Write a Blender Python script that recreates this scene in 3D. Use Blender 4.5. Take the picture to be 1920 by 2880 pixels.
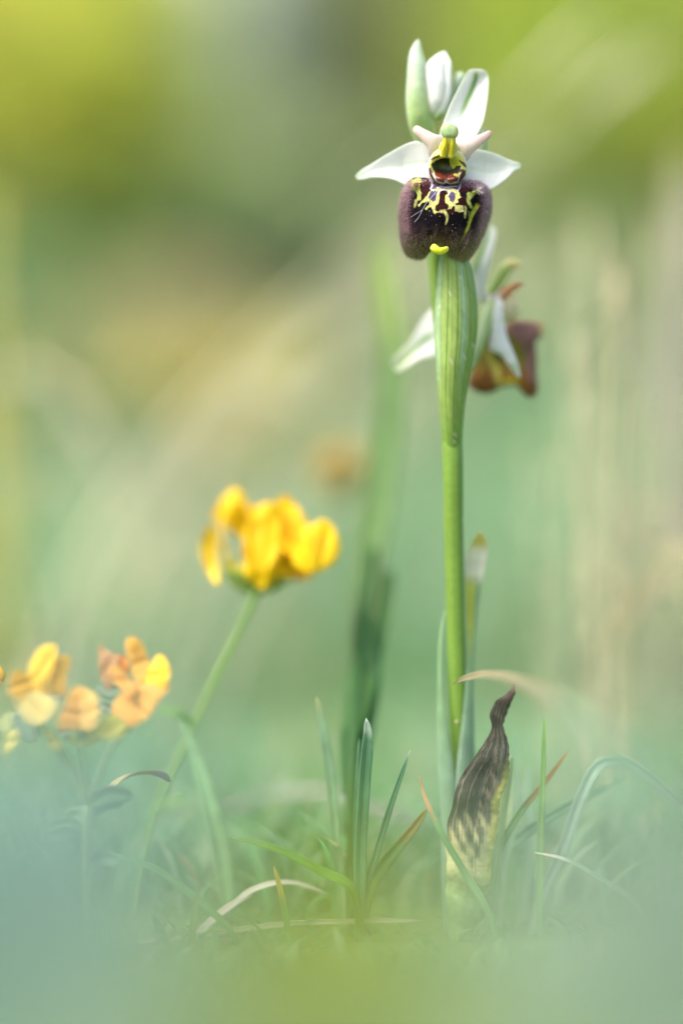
import bpy, math, random
import numpy as np

# ------------------------------------------------------------------ camera, world, sun, exposure
for o in list(bpy.data.objects):
    bpy.data.objects.remove(o)
scn = bpy.context.scene
COL = scn.collection
S = 0.001                      # everything below is written in millimetres
F = 408.3                      # camera to the plane of the orchid
KPX = 0.05104                  # millimetres per photo pixel at the orchid
H = 61.0                       # height of the lens above the turf
cam_d = bpy.data.cameras.new('camera')
cam = bpy.data.objects.new('camera', cam_d)
COL.objects.link(cam)
cam.location = (0, -F * S, H * S)
cam.rotation_euler = (math.radians(90), 0, 0)
cam_d.sensor_fit = 'VERTICAL'
cam_d.sensor_height = 36
cam_d.sensor_width = 24
cam_d.lens = 100
cam_d.clip_start = 0.005
cam_d.clip_end = 2000
cam_d.dof.use_dof = True
cam_d.dof.focus_distance = (F - 1.2) * S
cam_d.dof.aperture_fstop = 2.9
scn.camera = cam

SUN_EL, SUN_AZ = math.radians(56), math.radians(-125)   # azimuth from +Y (away from the camera) towards +X
world = bpy.data.worlds.new('World')
scn.world = world
world.use_nodes = True
wn = world.node_tree
wn.nodes.clear()
sky = wn.nodes.new('ShaderNodeTexSky')
sky.sky_type = 'NISHITA'
sky.sun_disc = False
sky.sun_elevation = SUN_EL
sky.sun_rotation = SUN_AZ
sky.air_density = 1.0
sky.dust_density = 5.0
sky.ozone_density = 0.6
bg = wn.nodes.new('ShaderNodeBackground')
bg.inputs[1].default_value = 0.15
wo = wn.nodes.new('ShaderNodeOutputWorld')
wn.links.new(sky.outputs[0], bg.inputs[0])
wn.links.new(bg.outputs[0], wo.inputs[0])
sun_d = bpy.data.lights.new('sun', 'SUN')
sun_d.energy = 1.5
sun_d.angle = math.radians(25)
sun_d.color = (1.0, 0.95, 0.87)
sun = bpy.data.objects.new('sun', sun_d)
COL.objects.link(sun)
from mathutils import Vector
sdir = Vector((math.sin(SUN_AZ) * math.cos(SUN_EL), math.cos(SUN_AZ) * math.cos(SUN_EL), math.sin(SUN_EL)))
sun.rotation_euler = sdir.to_track_quat('Z', 'Y').to_euler()
sun.location = sdir * 3
vs = scn.view_settings
vs.view_transform = 'Standard'
vs.look = 'None'
vs.gamma = 1
vs.exposure = 1.38
vs.use_curve_mapping = False
scn.render.engine = 'CYCLES'
scn.cycles.use_denoising = True
scn.cycles.use_adaptive_sampling = False
scn.cycles.max_bounces = 6
scn.cycles.diffuse_bounces = 3
scn.cycles.transmission_bounces = 4
scn.cycles.transparent_max_bounces = 8

random.seed(7)
RNG = np.random.default_rng(11)


# ------------------------------------------------------------------ helpers
def W(px, py, d=0.0):
    """photo measure (1920 x 2880) at depth d behind the orchid plane -> millimetres in the place"""
    k = KPX * (F + d) / F
    return np.array([(px - 960) * k, d, H + (1440 - py) * k])


def lin(r, g, b):
    f = lambda c: (c / 255 / 12.92) if c / 255 <= 0.04045 else ((c / 255 + 0.055) / 1.055) ** 2.4
    return np.array([f(r), f(g), f(b)])


def gz(y, x=0.0):
    """height of the ground"""
    y = np.asarray(y, float)
    a = np.clip(y - 150, 0, None)
    z = np.where(a < 2800, a * 0.09 * np.clip(a / 700, 0, 1), 0)
    z = np.where(a >= 2800, 252 + (np.minimum(a, 70000) - 2800) * 0.27, z)
    x = np.asarray(x, float)
    z = z + 2.0 * np.sin(x * 0.021 + 1.3) * np.sin(y * 0.017) + np.clip(np.abs(y) - 3000, 0, 9000) * 0.02 * np.sin(x * 0.0007 + y * 0.0005)
    return z


def catmull(P, n):
    P = np.asarray(P, float)
    if len(P) == 2:
        t = np.linspace(0, 1, n)[:, None]
        return P[0] * (1 - t) + P[1] * t
    L = np.r_[0, np.cumsum(np.linalg.norm(np.diff(P, axis=0), axis=1) + 1e-9)]
    T = np.zeros_like(P)
    T[1:-1] = (P[2:] - P[:-2]) / (L[2:] - L[:-2])[:, None]
    T[0] = (P[1] - P[0]) / (L[1] - L[0])
    T[-1] = (P[-1] - P[-2]) / (L[-1] - L[-2])
    s = np.linspace(0, L[-1], n)
    i = np.clip(np.searchsorted(L, s, side='right') - 1, 0, len(P) - 2)
    h = (L[i + 1] - L[i])[:, None]
    t = ((s - L[i])[:, None]) / h
    return ((2 * t**3 - 3 * t**2 + 1) * P[i] + (t**3 - 2 * t**2 + t) * h * T[i]
            + (-2 * t**3 + 3 * t**2) * P[i + 1] + (t**3 - t**2) * h * T[i + 1])


def vnoise(P, scale, seed=0):
    """cheap smooth noise in -1..1 from summed sines"""
    r = np.random.default_rng(seed)
    out = np.zeros(len(P))
    for k in range(6):
        f = r.normal(size=3) * scale * (0.6 + 0.5 * k)
        out += np.sin(P @ f + r.uniform(0, 6.28)) / (1 + 0.5 * k)
    return out / 2.4


ORG = {}


def tag(o, label=None, cat=None, group=None, kind=None):
    if label: o['label'] = label
    if cat: o['category'] = cat
    if group: o['group'] = group
    if kind: o['kind'] = kind
    return o


def empty(name, loc, parent=None):
    o = bpy.data.objects.new(name, None)
    o.empty_display_size = 0.005
    COL.objects.link(o)
    loc = np.asarray(loc, float)
    if parent:
        o.parent = parent
        ORG[o.name] = ORG[parent.name]
    else:
        o.location = loc * S
        ORG[o.name] = loc
    return o


def mk(name, V, Fc, mat, parent=None, col=None, origin=None, smooth=True):
    """one mesh object; V in millimetres, place coordinates"""
    V = np.asarray(V, float)
    if parent is not None:
        org = ORG[parent.name]
    else:
        org = np.asarray(origin, float) if origin is not None else V[np.argmin(V[:, 2])]
    me = bpy.data.meshes.new(name)
    Fc = [np.asarray(f, np.int32) for f in (Fc if isinstance(Fc, (list, tuple)) else [Fc]) if len(f)]
    me.vertices.add(len(V))
    me.vertices.foreach_set('co', ((V - org) * S).astype(np.float32).ravel())
    nl = sum(f.size for f in Fc)
    npoly = sum(len(f) for f in Fc)
    me.loops.add(nl)
    me.polygons.add(npoly)
    me.loops.foreach_set('vertex_index', np.concatenate([f.ravel() for f in Fc]))
    sizes = np.concatenate([np.full(len(f), f.shape[1]) for f in Fc])
    starts = np.r_[0, np.cumsum(sizes)[:-1]].astype(np.int32)
    me.polygons.foreach_set('loop_start', starts)
    me.update(calc_edges=True)
    me.validate()
    if smooth:
        me.polygons.foreach_set('use_smooth', np.ones(len(me.polygons), bool))
    if col is not None:
        c = np.ones((len(V), 4), np.float32)
        c[:, :3] = np.clip(col, 0, 1)
        at = me.color_attributes.new('Col', 'FLOAT_COLOR', 'POINT')
        at.data.foreach_set('color', c.ravel())
    me.materials.append(mat)
    o = bpy.data.objects.new(name, me)
    COL.objects.link(o)
    if parent is not None:
        o.parent = parent
    else:
        o.location = org * S
    ORG[o.name] = org
    return o


def grid_faces(n, m, off=0, wrap=False):
    i, j = np.meshgrid(np.arange(n - 1), np.arange(m if wrap else m - 1), indexing='ij')
    a = i * m + j
    b = i * m + (j + 1) % m
    return (np.stack([a, b, b + m, a + m], -1).reshape(-1, 4) + off)


def sheet(G, thick):
    """grid of points -> closed thin solid (V, F); front half first"""
    n, m, _ = G.shape
    du = np.gradient(G, axis=0)
    dv = np.gradient(G, axis=1)
    N = np.cross(du, dv)
    N /= np.linalg.norm(N, axis=2, keepdims=True) + 1e-12
    u = np.linspace(-1, 1, m)[None, :, None]
    v = np.linspace(0, 1, n)[:, None, None]
    t = thick * 0.5 * (0.25 + 0.75 * (1 - u**4)) * (0.25 + 0.75 * np.clip((1 - v) * 6, 0, 1))
    A, B = (G + N * t).reshape(-1, 3), (G - N * t).reshape(-1, 3)
    f = grid_faces(n, m)
    k = n * m
    fb = f[:, ::-1] + k
    idx = np.arange(k).reshape(n, m)
    ring = np.r_[idx[0, :], idx[1:, -1], idx[-1, -2::-1], idx[-2:0:-1, 0]]
    nx = np.roll(ring, -1)
    side = np.stack([nx, ring, ring + k, nx + k], -1)
    return np.r_[A, B], [f, fb, side]


def uvgrid(n, m):
    v, u = np.meshgrid(np.linspace(0, 1, n), np.linspace(-1, 1, m), indexing='ij')
    return u.ravel(), v.ravel()


def petal(name, stations, mat, parent, colfn, n=44, m=19, bulge=0.6, thick=0.35, wav=0.0, seed=1, rag=0.0):
    """stations: (left px,py,d, right px,py,d) from base to tip; bulge in mm towards the lens"""
    st = np.array(stations, float)
    Lp = catmull(np.array([W(*s[:3]) for s in st]), n)
    Rp = catmull(np.array([W(*s[3:6]) for s in st]), n)
    if rag:
        Lp = Lp + np.stack([rag * vnoise(Lp, 1.3, seed + 50), 0 * Lp[:, 0], 0 * Lp[:, 0]], -1)
        Rp = Rp + np.stack([rag * vnoise(Rp, 1.5, seed + 51), 0 * Rp[:, 0], 0 * Rp[:, 0]], -1)
    t = np.linspace(0, 1, m)[None, :, None]
    G = Lp[:, None, :] * (1 - t) + Rp[:, None, :] * t
    u = (2 * t - 1)
    b = np.full(n, bulge) if np.isscalar(bulge) else np.interp(np.linspace(0, 1, n), np.linspace(0, 1, len(bulge)), bulge)
    width = np.linalg.norm(Rp - Lp, axis=1)
    G[:, :, 1] -= (b[:, None] * (1 - u[:, :, 0]**2) * np.minimum(1, width / 3)[:, None])
    if wav:
        G[:, :, 1] += wav * vnoise(G.reshape(-1, 3), 0.5, seed).reshape(n, m)
    V, Fc = sheet(G, thick)
    uu, vv = uvgrid(n, m)
    c = colfn(uu, vv, G.reshape(-1, 3))
    return mk(name, V, Fc, mat, parent, np.r_[c, c])


def tube(pts, rad, n=40, m=14):
    P = catmull(pts, n)
    L = np.linspace(0, 1, n)
    pp = np.asarray(pts, float)
    l = np.r_[0, np.cumsum(np.linalg.norm(np.diff(pp, axis=0), axis=1))]
    R = np.interp(L, l / l[-1], rad)
    T = np.gradient(P, axis=0)
    T /= np.linalg.norm(T, axis=1, keepdims=True) + 1e-12
    ref = np.array([0, -1.0, 0]) if abs(T[:, 1]).mean() < 0.8 else np.array([0, 0, 1.0])
    A = np.cross(T, ref)
    A /= np.linalg.norm(A, axis=1, keepdims=True) + 1e-12
    B = np.cross(A, T)
    th = np.linspace(0, 2 * np.pi, m, endpoint=False)
    V = P[:, None, :] + R[:, None, None] * (np.cos(th)[None, :, None] * A[:, None, :] + np.sin(th)[None, :, None] * B[:, None, :])
    V = V.reshape(-1, 3)
    f = [grid_faces(n, m, wrap=True)]
    V = np.r_[V, P[:1], P[-1:]]
    j = np.arange(m)
    f.append(np.stack([(j + 1) % m, j, np.full(m, n * m)], -1))
    f.append(np.stack([(n - 1) * m + j, (n - 1) * m + (j + 1) % m, np.full(m, n * m + 1)], -1))
    vv = np.r_[np.repeat(L, m), 0, 1]
    aa = np.r_[np.tile(th, n), 0, 0]
    return V, f, vv, aa


def tubeobj(name, pts, rad, mat, parent, colfn, n=40, m=14, **kw):
    V, f, v, a = tube(pts, rad, n, m)
    return mk(name, V, f, mat, parent, colfn(v, a, V), **kw)


def pillow_geo(outline, dz, front, back, centre=None, nt=72, nr=16, p=2.3, relief=None, smooth_out=True):
    """closed rounded body over an outline given in photo pixels; depth dz (scalar or fn(px,py)); front/back thickness in mm"""
    O = np.asarray(outline, float)
    c = np.asarray(centre if centre is not None else O.mean(0), float)
    if smooth_out:
        Q = catmull(np.r_[O[-2:], O, O[:2]], 40 * (len(O) + 4))
        k = len(Q) * 2 // (len(O) + 3)
        Q = Q[k // 2: -k // 2] if False else Q
    else:
        Q = np.r_[O, O[:1]]
    ang = np.arctan2(Q[:, 1] - c[1], Q[:, 0] - c[0])
    R = np.hypot(Q[:, 1] - c[1], Q[:, 0] - c[0])
    bins = np.full(nt, np.nan)
    th = np.linspace(-np.pi, np.pi, nt, endpoint=False)
    o = np.argsort(ang)
    a2, r2 = ang[o], R[o]
    a3 = np.r_[a2 - 2 * np.pi, a2, a2 + 2 * np.pi]
    r3 = np.r_[r2, r2, r2]
    w = 2 * np.pi / nt
    bins = np.array([np.mean(r3[(a3 > t - w * .6) & (a3 < t + w * .6)]) if ((a3 > t - w * .6) & (a3 < t + w * .6)).any() else np.interp(t, a3, r3) for t in th])
    rr = 1 - (1 - np.linspace(0, 1, nr)) ** 1.5
    rr[0] = 0.004
    PX = c[0] + rr[:, None] * bins[None, :] * np.cos(th)[None, :]
    PY = c[1] + rr[:, None] * bins[None, :] * np.sin(th)[None, :]
    prof = (1 - np.clip(rr, 0, 1)**p) ** (1 / p)
    dd = dz(PX, PY) if callable(dz) else np.full(PX.shape, float(dz))
    Df = dd - front * prof[:, None]
    if relief is not None:
        Df = Df - relief(PX, PY) * np.clip((1 - rr) * 5, 0, 1)[:, None]
    Db = dd + back * prof[:, None]
    def to3(D):
        kf = KPX * (F + D) / F
        return np.stack([(PX - 960) * kf, D, H + (1440 - PY) * kf], -1)
    A, B = to3(Df), to3(Db)[:-1]
    V = np.r_[A.reshape(-1, 3), B.reshape(-1, 3)]
    f = [grid_faces(nr, nt, wrap=True)]
    kA = nr * nt
    fb = grid_faces(nr - 1, nt, off=kA, wrap=True)[:, ::-1]
    f.append(fb)
    j = np.arange(nt)
    jn = (j + 1) % nt
    f.append(np.stack([(nr - 1) * nt + j, (nr - 1) * nt + jn, kA + (nr - 2) * nt + jn, kA + (nr - 2) * nt + j], -1))
    f = [f[0]] + f[1:]
    # caps
    V = np.r_[V, A[0].mean(0)[None], B[0].mean(0)[None]]
    f.append(np.stack([jn, j, np.full(nt, len(V) - 2)], -1))
    f.append(np.stack([kA + j, kA + jn, np.full(nt, len(V) - 1)], -1))
    px = np.r_[PX.ravel(), PX[:-1].ravel(), c[0], c[0]]
    py = np.r_[PY.ravel(), PY[:-1].ravel(), c[1], c[1]]
    r = np.r_[np.repeat(rr, nt), np.repeat(rr[:-1], nt), 0, 0]
    front_mask = np.r_[np.ones(kA, bool), np.zeros(kA - nt, bool), True, False]
    return V, f, px, py, r, front_mask


def pillow(name, outline, dz, front, back, mat, parent, colfn, **kw):
    okw = {k: kw.pop(k) for k in ('origin',) if k in kw}
    V, f, px, py, r, fm = pillow_geo(outline, dz, front, back, **kw)
    return mk(name, V, f, mat, parent, colfn(px, py, r), **okw)


def blade_geo(pts, width, n=24, m=5, fold=0.18, face=(0, -1, 0), twist=0.0, tip=0.55, base=0.6):
    P = catmull(pts, n)
    T = np.gradient(P, axis=0)
    T /= np.linalg.norm(T, axis=1, keepdims=True) + 1e-12
    Nn = np.tile(np.asarray(face, float), (n, 1))
    Sd = np.cross(T, Nn)
    Sd /= np.linalg.norm(Sd, axis=1, keepdims=True) + 1e-9
    Nn = np.cross(Sd, T)
    v = np.linspace(0, 1, n)
    tw = (twist * v)[:, None]
    Sd, Nn = Sd * np.cos(tw) + Nn * np.sin(tw), Nn * np.cos(tw) - Sd * np.sin(tw)
    w = width * (base + (1 - base) * np.clip(v / 0.3, 0, 1)) * np.where(v > tip, np.sqrt(np.clip(1 - ((v - tip) / (1 - tip))**1.6, 0.0004, 1)), 1)
    u = np.linspace(-1, 1, m)
    G = P[:, None, :] + Sd[:, None, :] * (u[None, :, None] * w[:, None, None] * 0.5) \
        + Nn[:, None, :] * (np.abs(u)[None, :, None] * w[:, None, None] * fold)
    return G


def blade(name, pts, width, mat, parent=None, colfn=None, thick=0.12, n=24, m=7, **kw):
    okw = {k: kw.pop(k) for k in ('origin',) if k in kw}
    G = blade_geo(pts, width, n=n, m=m, **kw)
    V, f = sheet(G, thick)
    u, v = uvgrid(n, m)
    c = colfn(u, v, G.reshape(-1, 3))
    return mk(name, V, f, mat, parent, np.r_[c, c], **okw)


def mixc(a, b, t):
    t = np.clip(np.asarray(t, float), 0, 1)[..., None]
    return np.asarray(a) * (1 - t) + np.asarray(b) * t


def sstep(a, b, x):
    t = np.clip((np.asarray(x, float) - a) / (b - a), 0, 1)
    return t * t * (3 - 2 * t)


def gcol(base, tipc=None, tip0=0.85, var=0.12, seed=0, vein=0.12, edge=0.0):
    """blade colour: base, optional tip colour, fine parallel veins"""
    base = np.asarray(base, float)
    def fn(u, v, P):
        c = np.tile(base, (len(u), 1))
        c = c * (1 + var * vnoise(P, 0.35, seed))[:, None]
        c = c * (1 + vein * np.cos(u * 14))[:, None]
        if edge:
            c = mixc(c, c * 1.5 + 0.03, edge * sstep(0.7, 1.0, np.abs(u)))
        if tipc is not None:
            k = sstep(tip0 - 0.08, min(1.0, tip0 + 0.08), v + 0.04 * vnoise(P, 1.2, seed + 3))
            c = mixc(c, np.asarray(tipc, float), k)
        return c
    return fn


# ------------------------------------------------------------------ materials
def pigment(name, transl=0.3, rough=0.5, spec=0.35, bump=0.0, bscale=900.0, noise=0.12, nscale=500.0, sheen=0.0, tint=(1, 1, 1)):
    m = bpy.data.materials.new(name)
    m.use_nodes = True
    nt = m.node_tree
    N, L = nt.nodes, nt.links
    N.clear()
    out = N.new('ShaderNodeOutputMaterial')
    at = N.new('ShaderNodeAttribute'); at.attribute_name = 'Col'
    tc = N.new('ShaderNodeTexCoord')
    nz = N.new('ShaderNodeTexNoise'); nz.inputs['Scale'].default_value = nscale; nz.inputs['Detail'].default_value = 4
    L.new(tc.outputs['Object'], nz.inputs['Vector'])
    mr = N.new('ShaderNodeMapRange')
    mr.inputs['From Min'].default_value = 0.25; mr.inputs['From Max'].default_value = 0.75
    mr.inputs['To Min'].default_value = 1 - noise; mr.inputs['To Max'].default_value = 1 + noise
    L.new(nz.outputs['Fac'], mr.inputs['Value'])
    mx = N.new('ShaderNodeMix'); mx.data_type = 'RGBA'; mx.blend_type = 'MULTIPLY'; mx.inputs['Factor'].default_value = 1
    L.new(at.outputs['Color'], mx.inputs['A']); L.new(mr.outputs['Result'], mx.inputs['B'])
    pb = N.new('ShaderNodeBsdfPrincipled')
    pb.inputs['Roughness'].default_value = rough
    pb.inputs['Specular IOR Level'].default_value = spec
    if sheen:
        pb.inputs['Sheen Weight'].default_value = sheen
        pb.inputs['Sheen Roughness'].default_value = 0.4
        pb.inputs['Sheen Tint'].default_value = (0.85, 0.6, 0.65, 1)
    L.new(mx.outputs['Result'], pb.inputs['Base Color'])
    last = pb.outputs[0]
    if bump:
        bn = N.new('ShaderNodeTexNoise'); bn.inputs['Scale'].default_value = bscale; bn.inputs['Detail'].default_value = 3
        L.new(tc.outputs['Object'], bn.inputs['Vector'])
        bp = N.new('ShaderNodeBump'); bp.inputs['Strength'].default_value = bump; bp.inputs['Distance'].default_value = 0.0002
        L.new(bn.outputs['Fac'], bp.inputs['Height'])
        L.new(bp.outputs[0], pb.inputs['Normal'])
    if transl:
        tr = N.new('ShaderNodeBsdfTranslucent')
        L.new(mx.outputs['Result'], tr.inputs['Color'])
        ms = N.new('ShaderNodeMixShader'); ms.inputs[0].default_value = transl
        L.new(last, ms.inputs[1]); L.new(tr.outputs[0], ms.inputs[2])
        last = ms.outputs[0]
    L.new(last, out.inputs['Surface'])
    return m


M_petal = pigment('white_petal', 0.4, 0.55, 0.3, 0.25, 2500, 0.03, 700)
M_yellow = pigment('yellow_petal', 0.4, 0.5, 0.3, 0.2, 900, 0.10, 300)
M_lip = pigment('velvet_lip', 0.0, 0.8, 0.06, 0.5, 6000, 0.30, 3500, sheen=0.04)
M_cav = pigment('waxy_lip', 0.1, 0.4, 0.5, 0.15, 3000, 0.12, 1800)
M_hair = pigment('lip_hair', 0.3, 0.6, 0.2, 0, 0, 0.1, 500)
M_waxy = pigment('waxy_yellow', 0.25, 0.45, 0.35, 0.35, 4000, 0.12, 2500)
M_stem = pigment('orchid_green', 0.25, 0.42, 0.4, 0.25, 2600, 0.10, 1300)
M_leaf = pigment('leaf_green', 0.45, 0.5, 0.25, 0.3, 1500, 0.14, 400)
M_dead = pigment('withered_leaf', 0.12, 0.7, 0.12, 0.8, 1500, 0.35, 900)
M_grass = pigment('meadow_green', 0.5, 0.6, 0.15, 0, 0, 0.15, 30)
M_straw = pigment('dry_straw', 0.3, 0.55, 0.3, 0.2, 1200, 0.2, 150)
M_bark = pigment('shrub_bark', 0.0, 0.8, 0.2, 0.6, 300, 0.3, 120)


def ground_material():
    m = bpy.data.materials.new('meadow_ground')
    m.use_nodes = True
    N, L = m.node_tree.nodes, m.node_tree.links
    pb = N['Principled BSDF']
    pb.inputs['Roughness'].default_value = 0.95
    pb.inputs['Specular IOR Level'].default_value = 0.1
    tc = N.new('ShaderNodeTexCoord')
    n1 = N.new('ShaderNodeTexNoise'); n1.inputs['Scale'].default_value = 60; n1.inputs['Detail'].default_value = 8; n1.inputs['Roughness'].default_value = 0.7
    n2 = N.new('ShaderNodeTexNoise'); n2.inputs['Scale'].default_value = 1.3; n2.inputs['Detail'].default_value = 4
    L.new(tc.outputs['Object'], n1.inputs['Vector']); L.new(tc.outputs['Object'], n2.inputs['Vector'])
    r1 = N.new('ShaderNodeValToRGB')
    e = r1.color_ramp.elements
    e[0].position = 0.3; e[0].color = (0.06, 0.11, 0.045, 1)
    e[1].position = 0.7; e[1].color = (0.18, 0.26, 0.11, 1)
    r2 = N.new('ShaderNodeValToRGB')
    e = r2.color_ramp.elements
    e[0].position = 0.35; e[0].color = (0.75, 0.95, 0.75, 1)
    e[1].position = 0.65; e[1].color = (1.25, 1.05, 0.8, 1)
    L.new(n1.outputs['Fac'], r1.inputs['Fac']); L.new(n2.outputs['Fac'], r2.inputs['Fac'])
    mx = N.new('ShaderNodeMix'); mx.data_type = 'RGBA'; mx.blend_type = 'MULTIPLY'; mx.inputs['Factor'].default_value = 1
    L.new(r1.outputs['Color'], mx.inputs['A']); L.new(r2.outputs['Color'], mx.inputs['B'])
    L.new(mx.outputs['Result'], pb.inputs['Base Color'])
    bp = N.new('ShaderNodeBump'); bp.inputs['Strength'].default_value = 0.7; bp.inputs['Distance'].default_value = 0.006
    L.new(n1.outputs['Fac'], bp.inputs['Height']); L.new(bp.outputs[0], pb.inputs['Normal'])
    return m


def rock_material():
    m = bpy.data.materials.new('pale_limestone')
    m.use_nodes = True
    N, L = m.node_tree.nodes, m.node_tree.links
    pb = N['Principled BSDF']
    pb.inputs['Roughness'].default_value = 0.9
    tc = N.new('ShaderNodeTexCoord')
    n1 = N.new('ShaderNodeTexNoise'); n1.inputs['Scale'].default_value = 14; n1.inputs['Detail'].default_value = 9; n1.inputs['Roughness'].default_value = 0.65
    L.new(tc.outputs['Object'], n1.inputs['Vector'])
    r1 = N.new('ShaderNodeValToRGB')
    e = r1.color_ramp.elements
    e[0].position = 0.3; e[0].color = (0.30, 0.32, 0.32, 1)
    e[1].position = 0.7; e[1].color = (0.46, 0.48, 0.49, 1)
    L.new(n1.outputs['Fac'], r1.inputs['Fac']); L.new(r1.outputs['Color'], pb.inputs['Base Color'])
    bp = N.new('ShaderNodeBump'); bp.inputs['Strength'].default_value = 0.8; bp.inputs['Distance'].default_value = 0.01
    L.new(n1.outputs['Fac'], bp.inputs['Height']); L.new(bp.outputs[0], pb.inputs['Normal'])
    return m


# ------------------------------------------------------------------ ground
ys = np.r_[np.linspace(-900, 900, 61), np.linspace(950, 4000, 50), np.geomspace(4200, 300000, 60)]
ys = np.r_[-np.geomspace(300000, 1000, 30), ys]
xs0 = np.linspace(-1, 1, 81)
xs = np.sign(xs0) * (np.abs(xs0) * 600 + np.abs(xs0)**6 * 300000)
Y, X = np.meshgrid(ys, xs, indexing='ij')
G = np.stack([X, Y, gz(Y, X) - 1.0], -1)
tag(mk('ground', G.reshape(-1, 3), grid_faces(len(ys), len(xs)), ground_material(), origin=(0, 0, 0)),
    'meadow soil and thatch rising gently behind the orchid', 'ground', kind='structure')


# ------------------------------------------------------------------ meadow grass (uncountable)
def grass_stuff(name, x, y, h, w, lean, cols, mat, label, K=4, z0=None):
    n = len(x)
    z = gz(y, x) - 1.5 if z0 is None else z0
    az = RNG.uniform(0, 2 * np.pi, n)
    ln = h * lean * RNG.uniform(0.2, 1.0, n)
    dx, dy = np.cos(az) * ln, np.sin(az) * ln
    fa = RNG.uniform(0, np.pi, n)
    sx, sy = np.cos(fa), np.sin(fa)
    V = np.zeros((n, 2 * K + 1, 3))
    for k in range(K):
        t = k / K
        ww = w * 0.5 * (0.75 + 0.5 * t - 1.05 * t * t * t)
        cx, cy, cz = x + dx * t * t, y + dy * t * t, z + h * (t - 0.25 * t * t * lean)
        V[:, 2 * k, :] = np.stack([cx - sx * ww, cy - sy * ww, cz], -1)
        V[:, 2 * k + 1, :] = np.stack([cx + sx * ww, cy + sy * ww, cz], -1)
    V[:, 2 * K, :] = np.stack([x + dx, y + dy, z + h * (1 - 0.25 * lean)], -1)
    q = np.array([[2 * k, 2 * k + 1, 2 * k + 3, 2 * k + 2] for k in range(K - 1)])
    base = (np.arange(n) * (2 * K + 1))[:, None, None]
    Q = (q[None] + base).reshape(-1, 4)
    T3 = (np.array([[2 * K - 2, 2 * K - 1, 2 * K]])[None] + base).reshape(-1, 3)
    c = np.repeat(cols, 2 * K + 1, axis=0)
    o = mk(name, V.reshape(-1, 3), [Q, T3], mat, None, c, origin=(0, float(np.mean(y)), 0))
    tag(o, label, 'grass', kind='stuff')
    return o


def palette(n, cols, weights):
    cols = np.array(cols, float)
    i = RNG.choice(len(cols), n, p=np.array(weights) / np.sum(weights))
    return cols[i] * RNG.uniform(0.8, 1.2, (n, 1)) * RNG.uniform(0.93, 1.07, (n, 3))


GREEN = (0.17, 0.36, 0.13)
TEAL = (0.23, 0.42, 0.25)
PALE = (0.38, 0.54, 0.34)
LIME = (0.36, 0.46, 0.08)
STRAW = (0.55, 0.46, 0.26)
OCHRE = (0.52, 0.36, 0.12)
OLIVE = (0.22, 0.25, 0.09)
MAUVE = (0.33, 0.27, 0.26)

# low turf right behind the orchid
n = 13000
y = RNG.uniform(40, 270, n)
x = RNG.uniform(-1, 1, n) * (F + y) * 0.36
h = RNG.uniform(8, 24, n) * (0.8 + y / 400)
grass_stuff('turf_grass', x, y, h, RNG.uniform(0.7, 1.8, n), 0.7,
            palette(n, [GREEN, TEAL, PALE, STRAW, LIME], [3, 5, 4, 0.7, 0.7]), M_grass,
            'low soft green turf around and behind the orchid stem')
# middle meadow
n = 32000
y = RNG.uniform(250, 1300, n)
x = RNG.uniform(-1, 1, n) * (F + y) * 0.40
h = RNG.uniform(30, 80, n) * (0.7 + y / 1800)
pc = palette(n, [GREEN, TEAL, PALE, STRAW, LIME], [2.5, 5, 4.5, 1.2, 0.8])
grass_stuff('meadow_grass', x, y, h, RNG.uniform(1.2, 3.4, n), 0.6, pc, M_grass,
            'blurred pale green meadow grass beyond the yellow flowers')
# far meadow, drier
n = 34000
y = RNG.uniform(1300, 4600, n)
x = RNG.uniform(-1, 1, n) * (F + y) * 0.40
h = RNG.uniform(50, 130, n) * (0.5 + y / 4000)
pc = palette(n, [GREEN, (0.30, 0.36, 0.14), PALE, STRAW, OCHRE, OLIVE], [4, 4, 2.5, 2.2, 0.6, 1.5])
grass_stuff('far_grass', x, y, h, RNG.uniform(3, 7, n), 0.6, pc, M_grass,
            'far blurred olive and straw grass on the rising bank')


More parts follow.
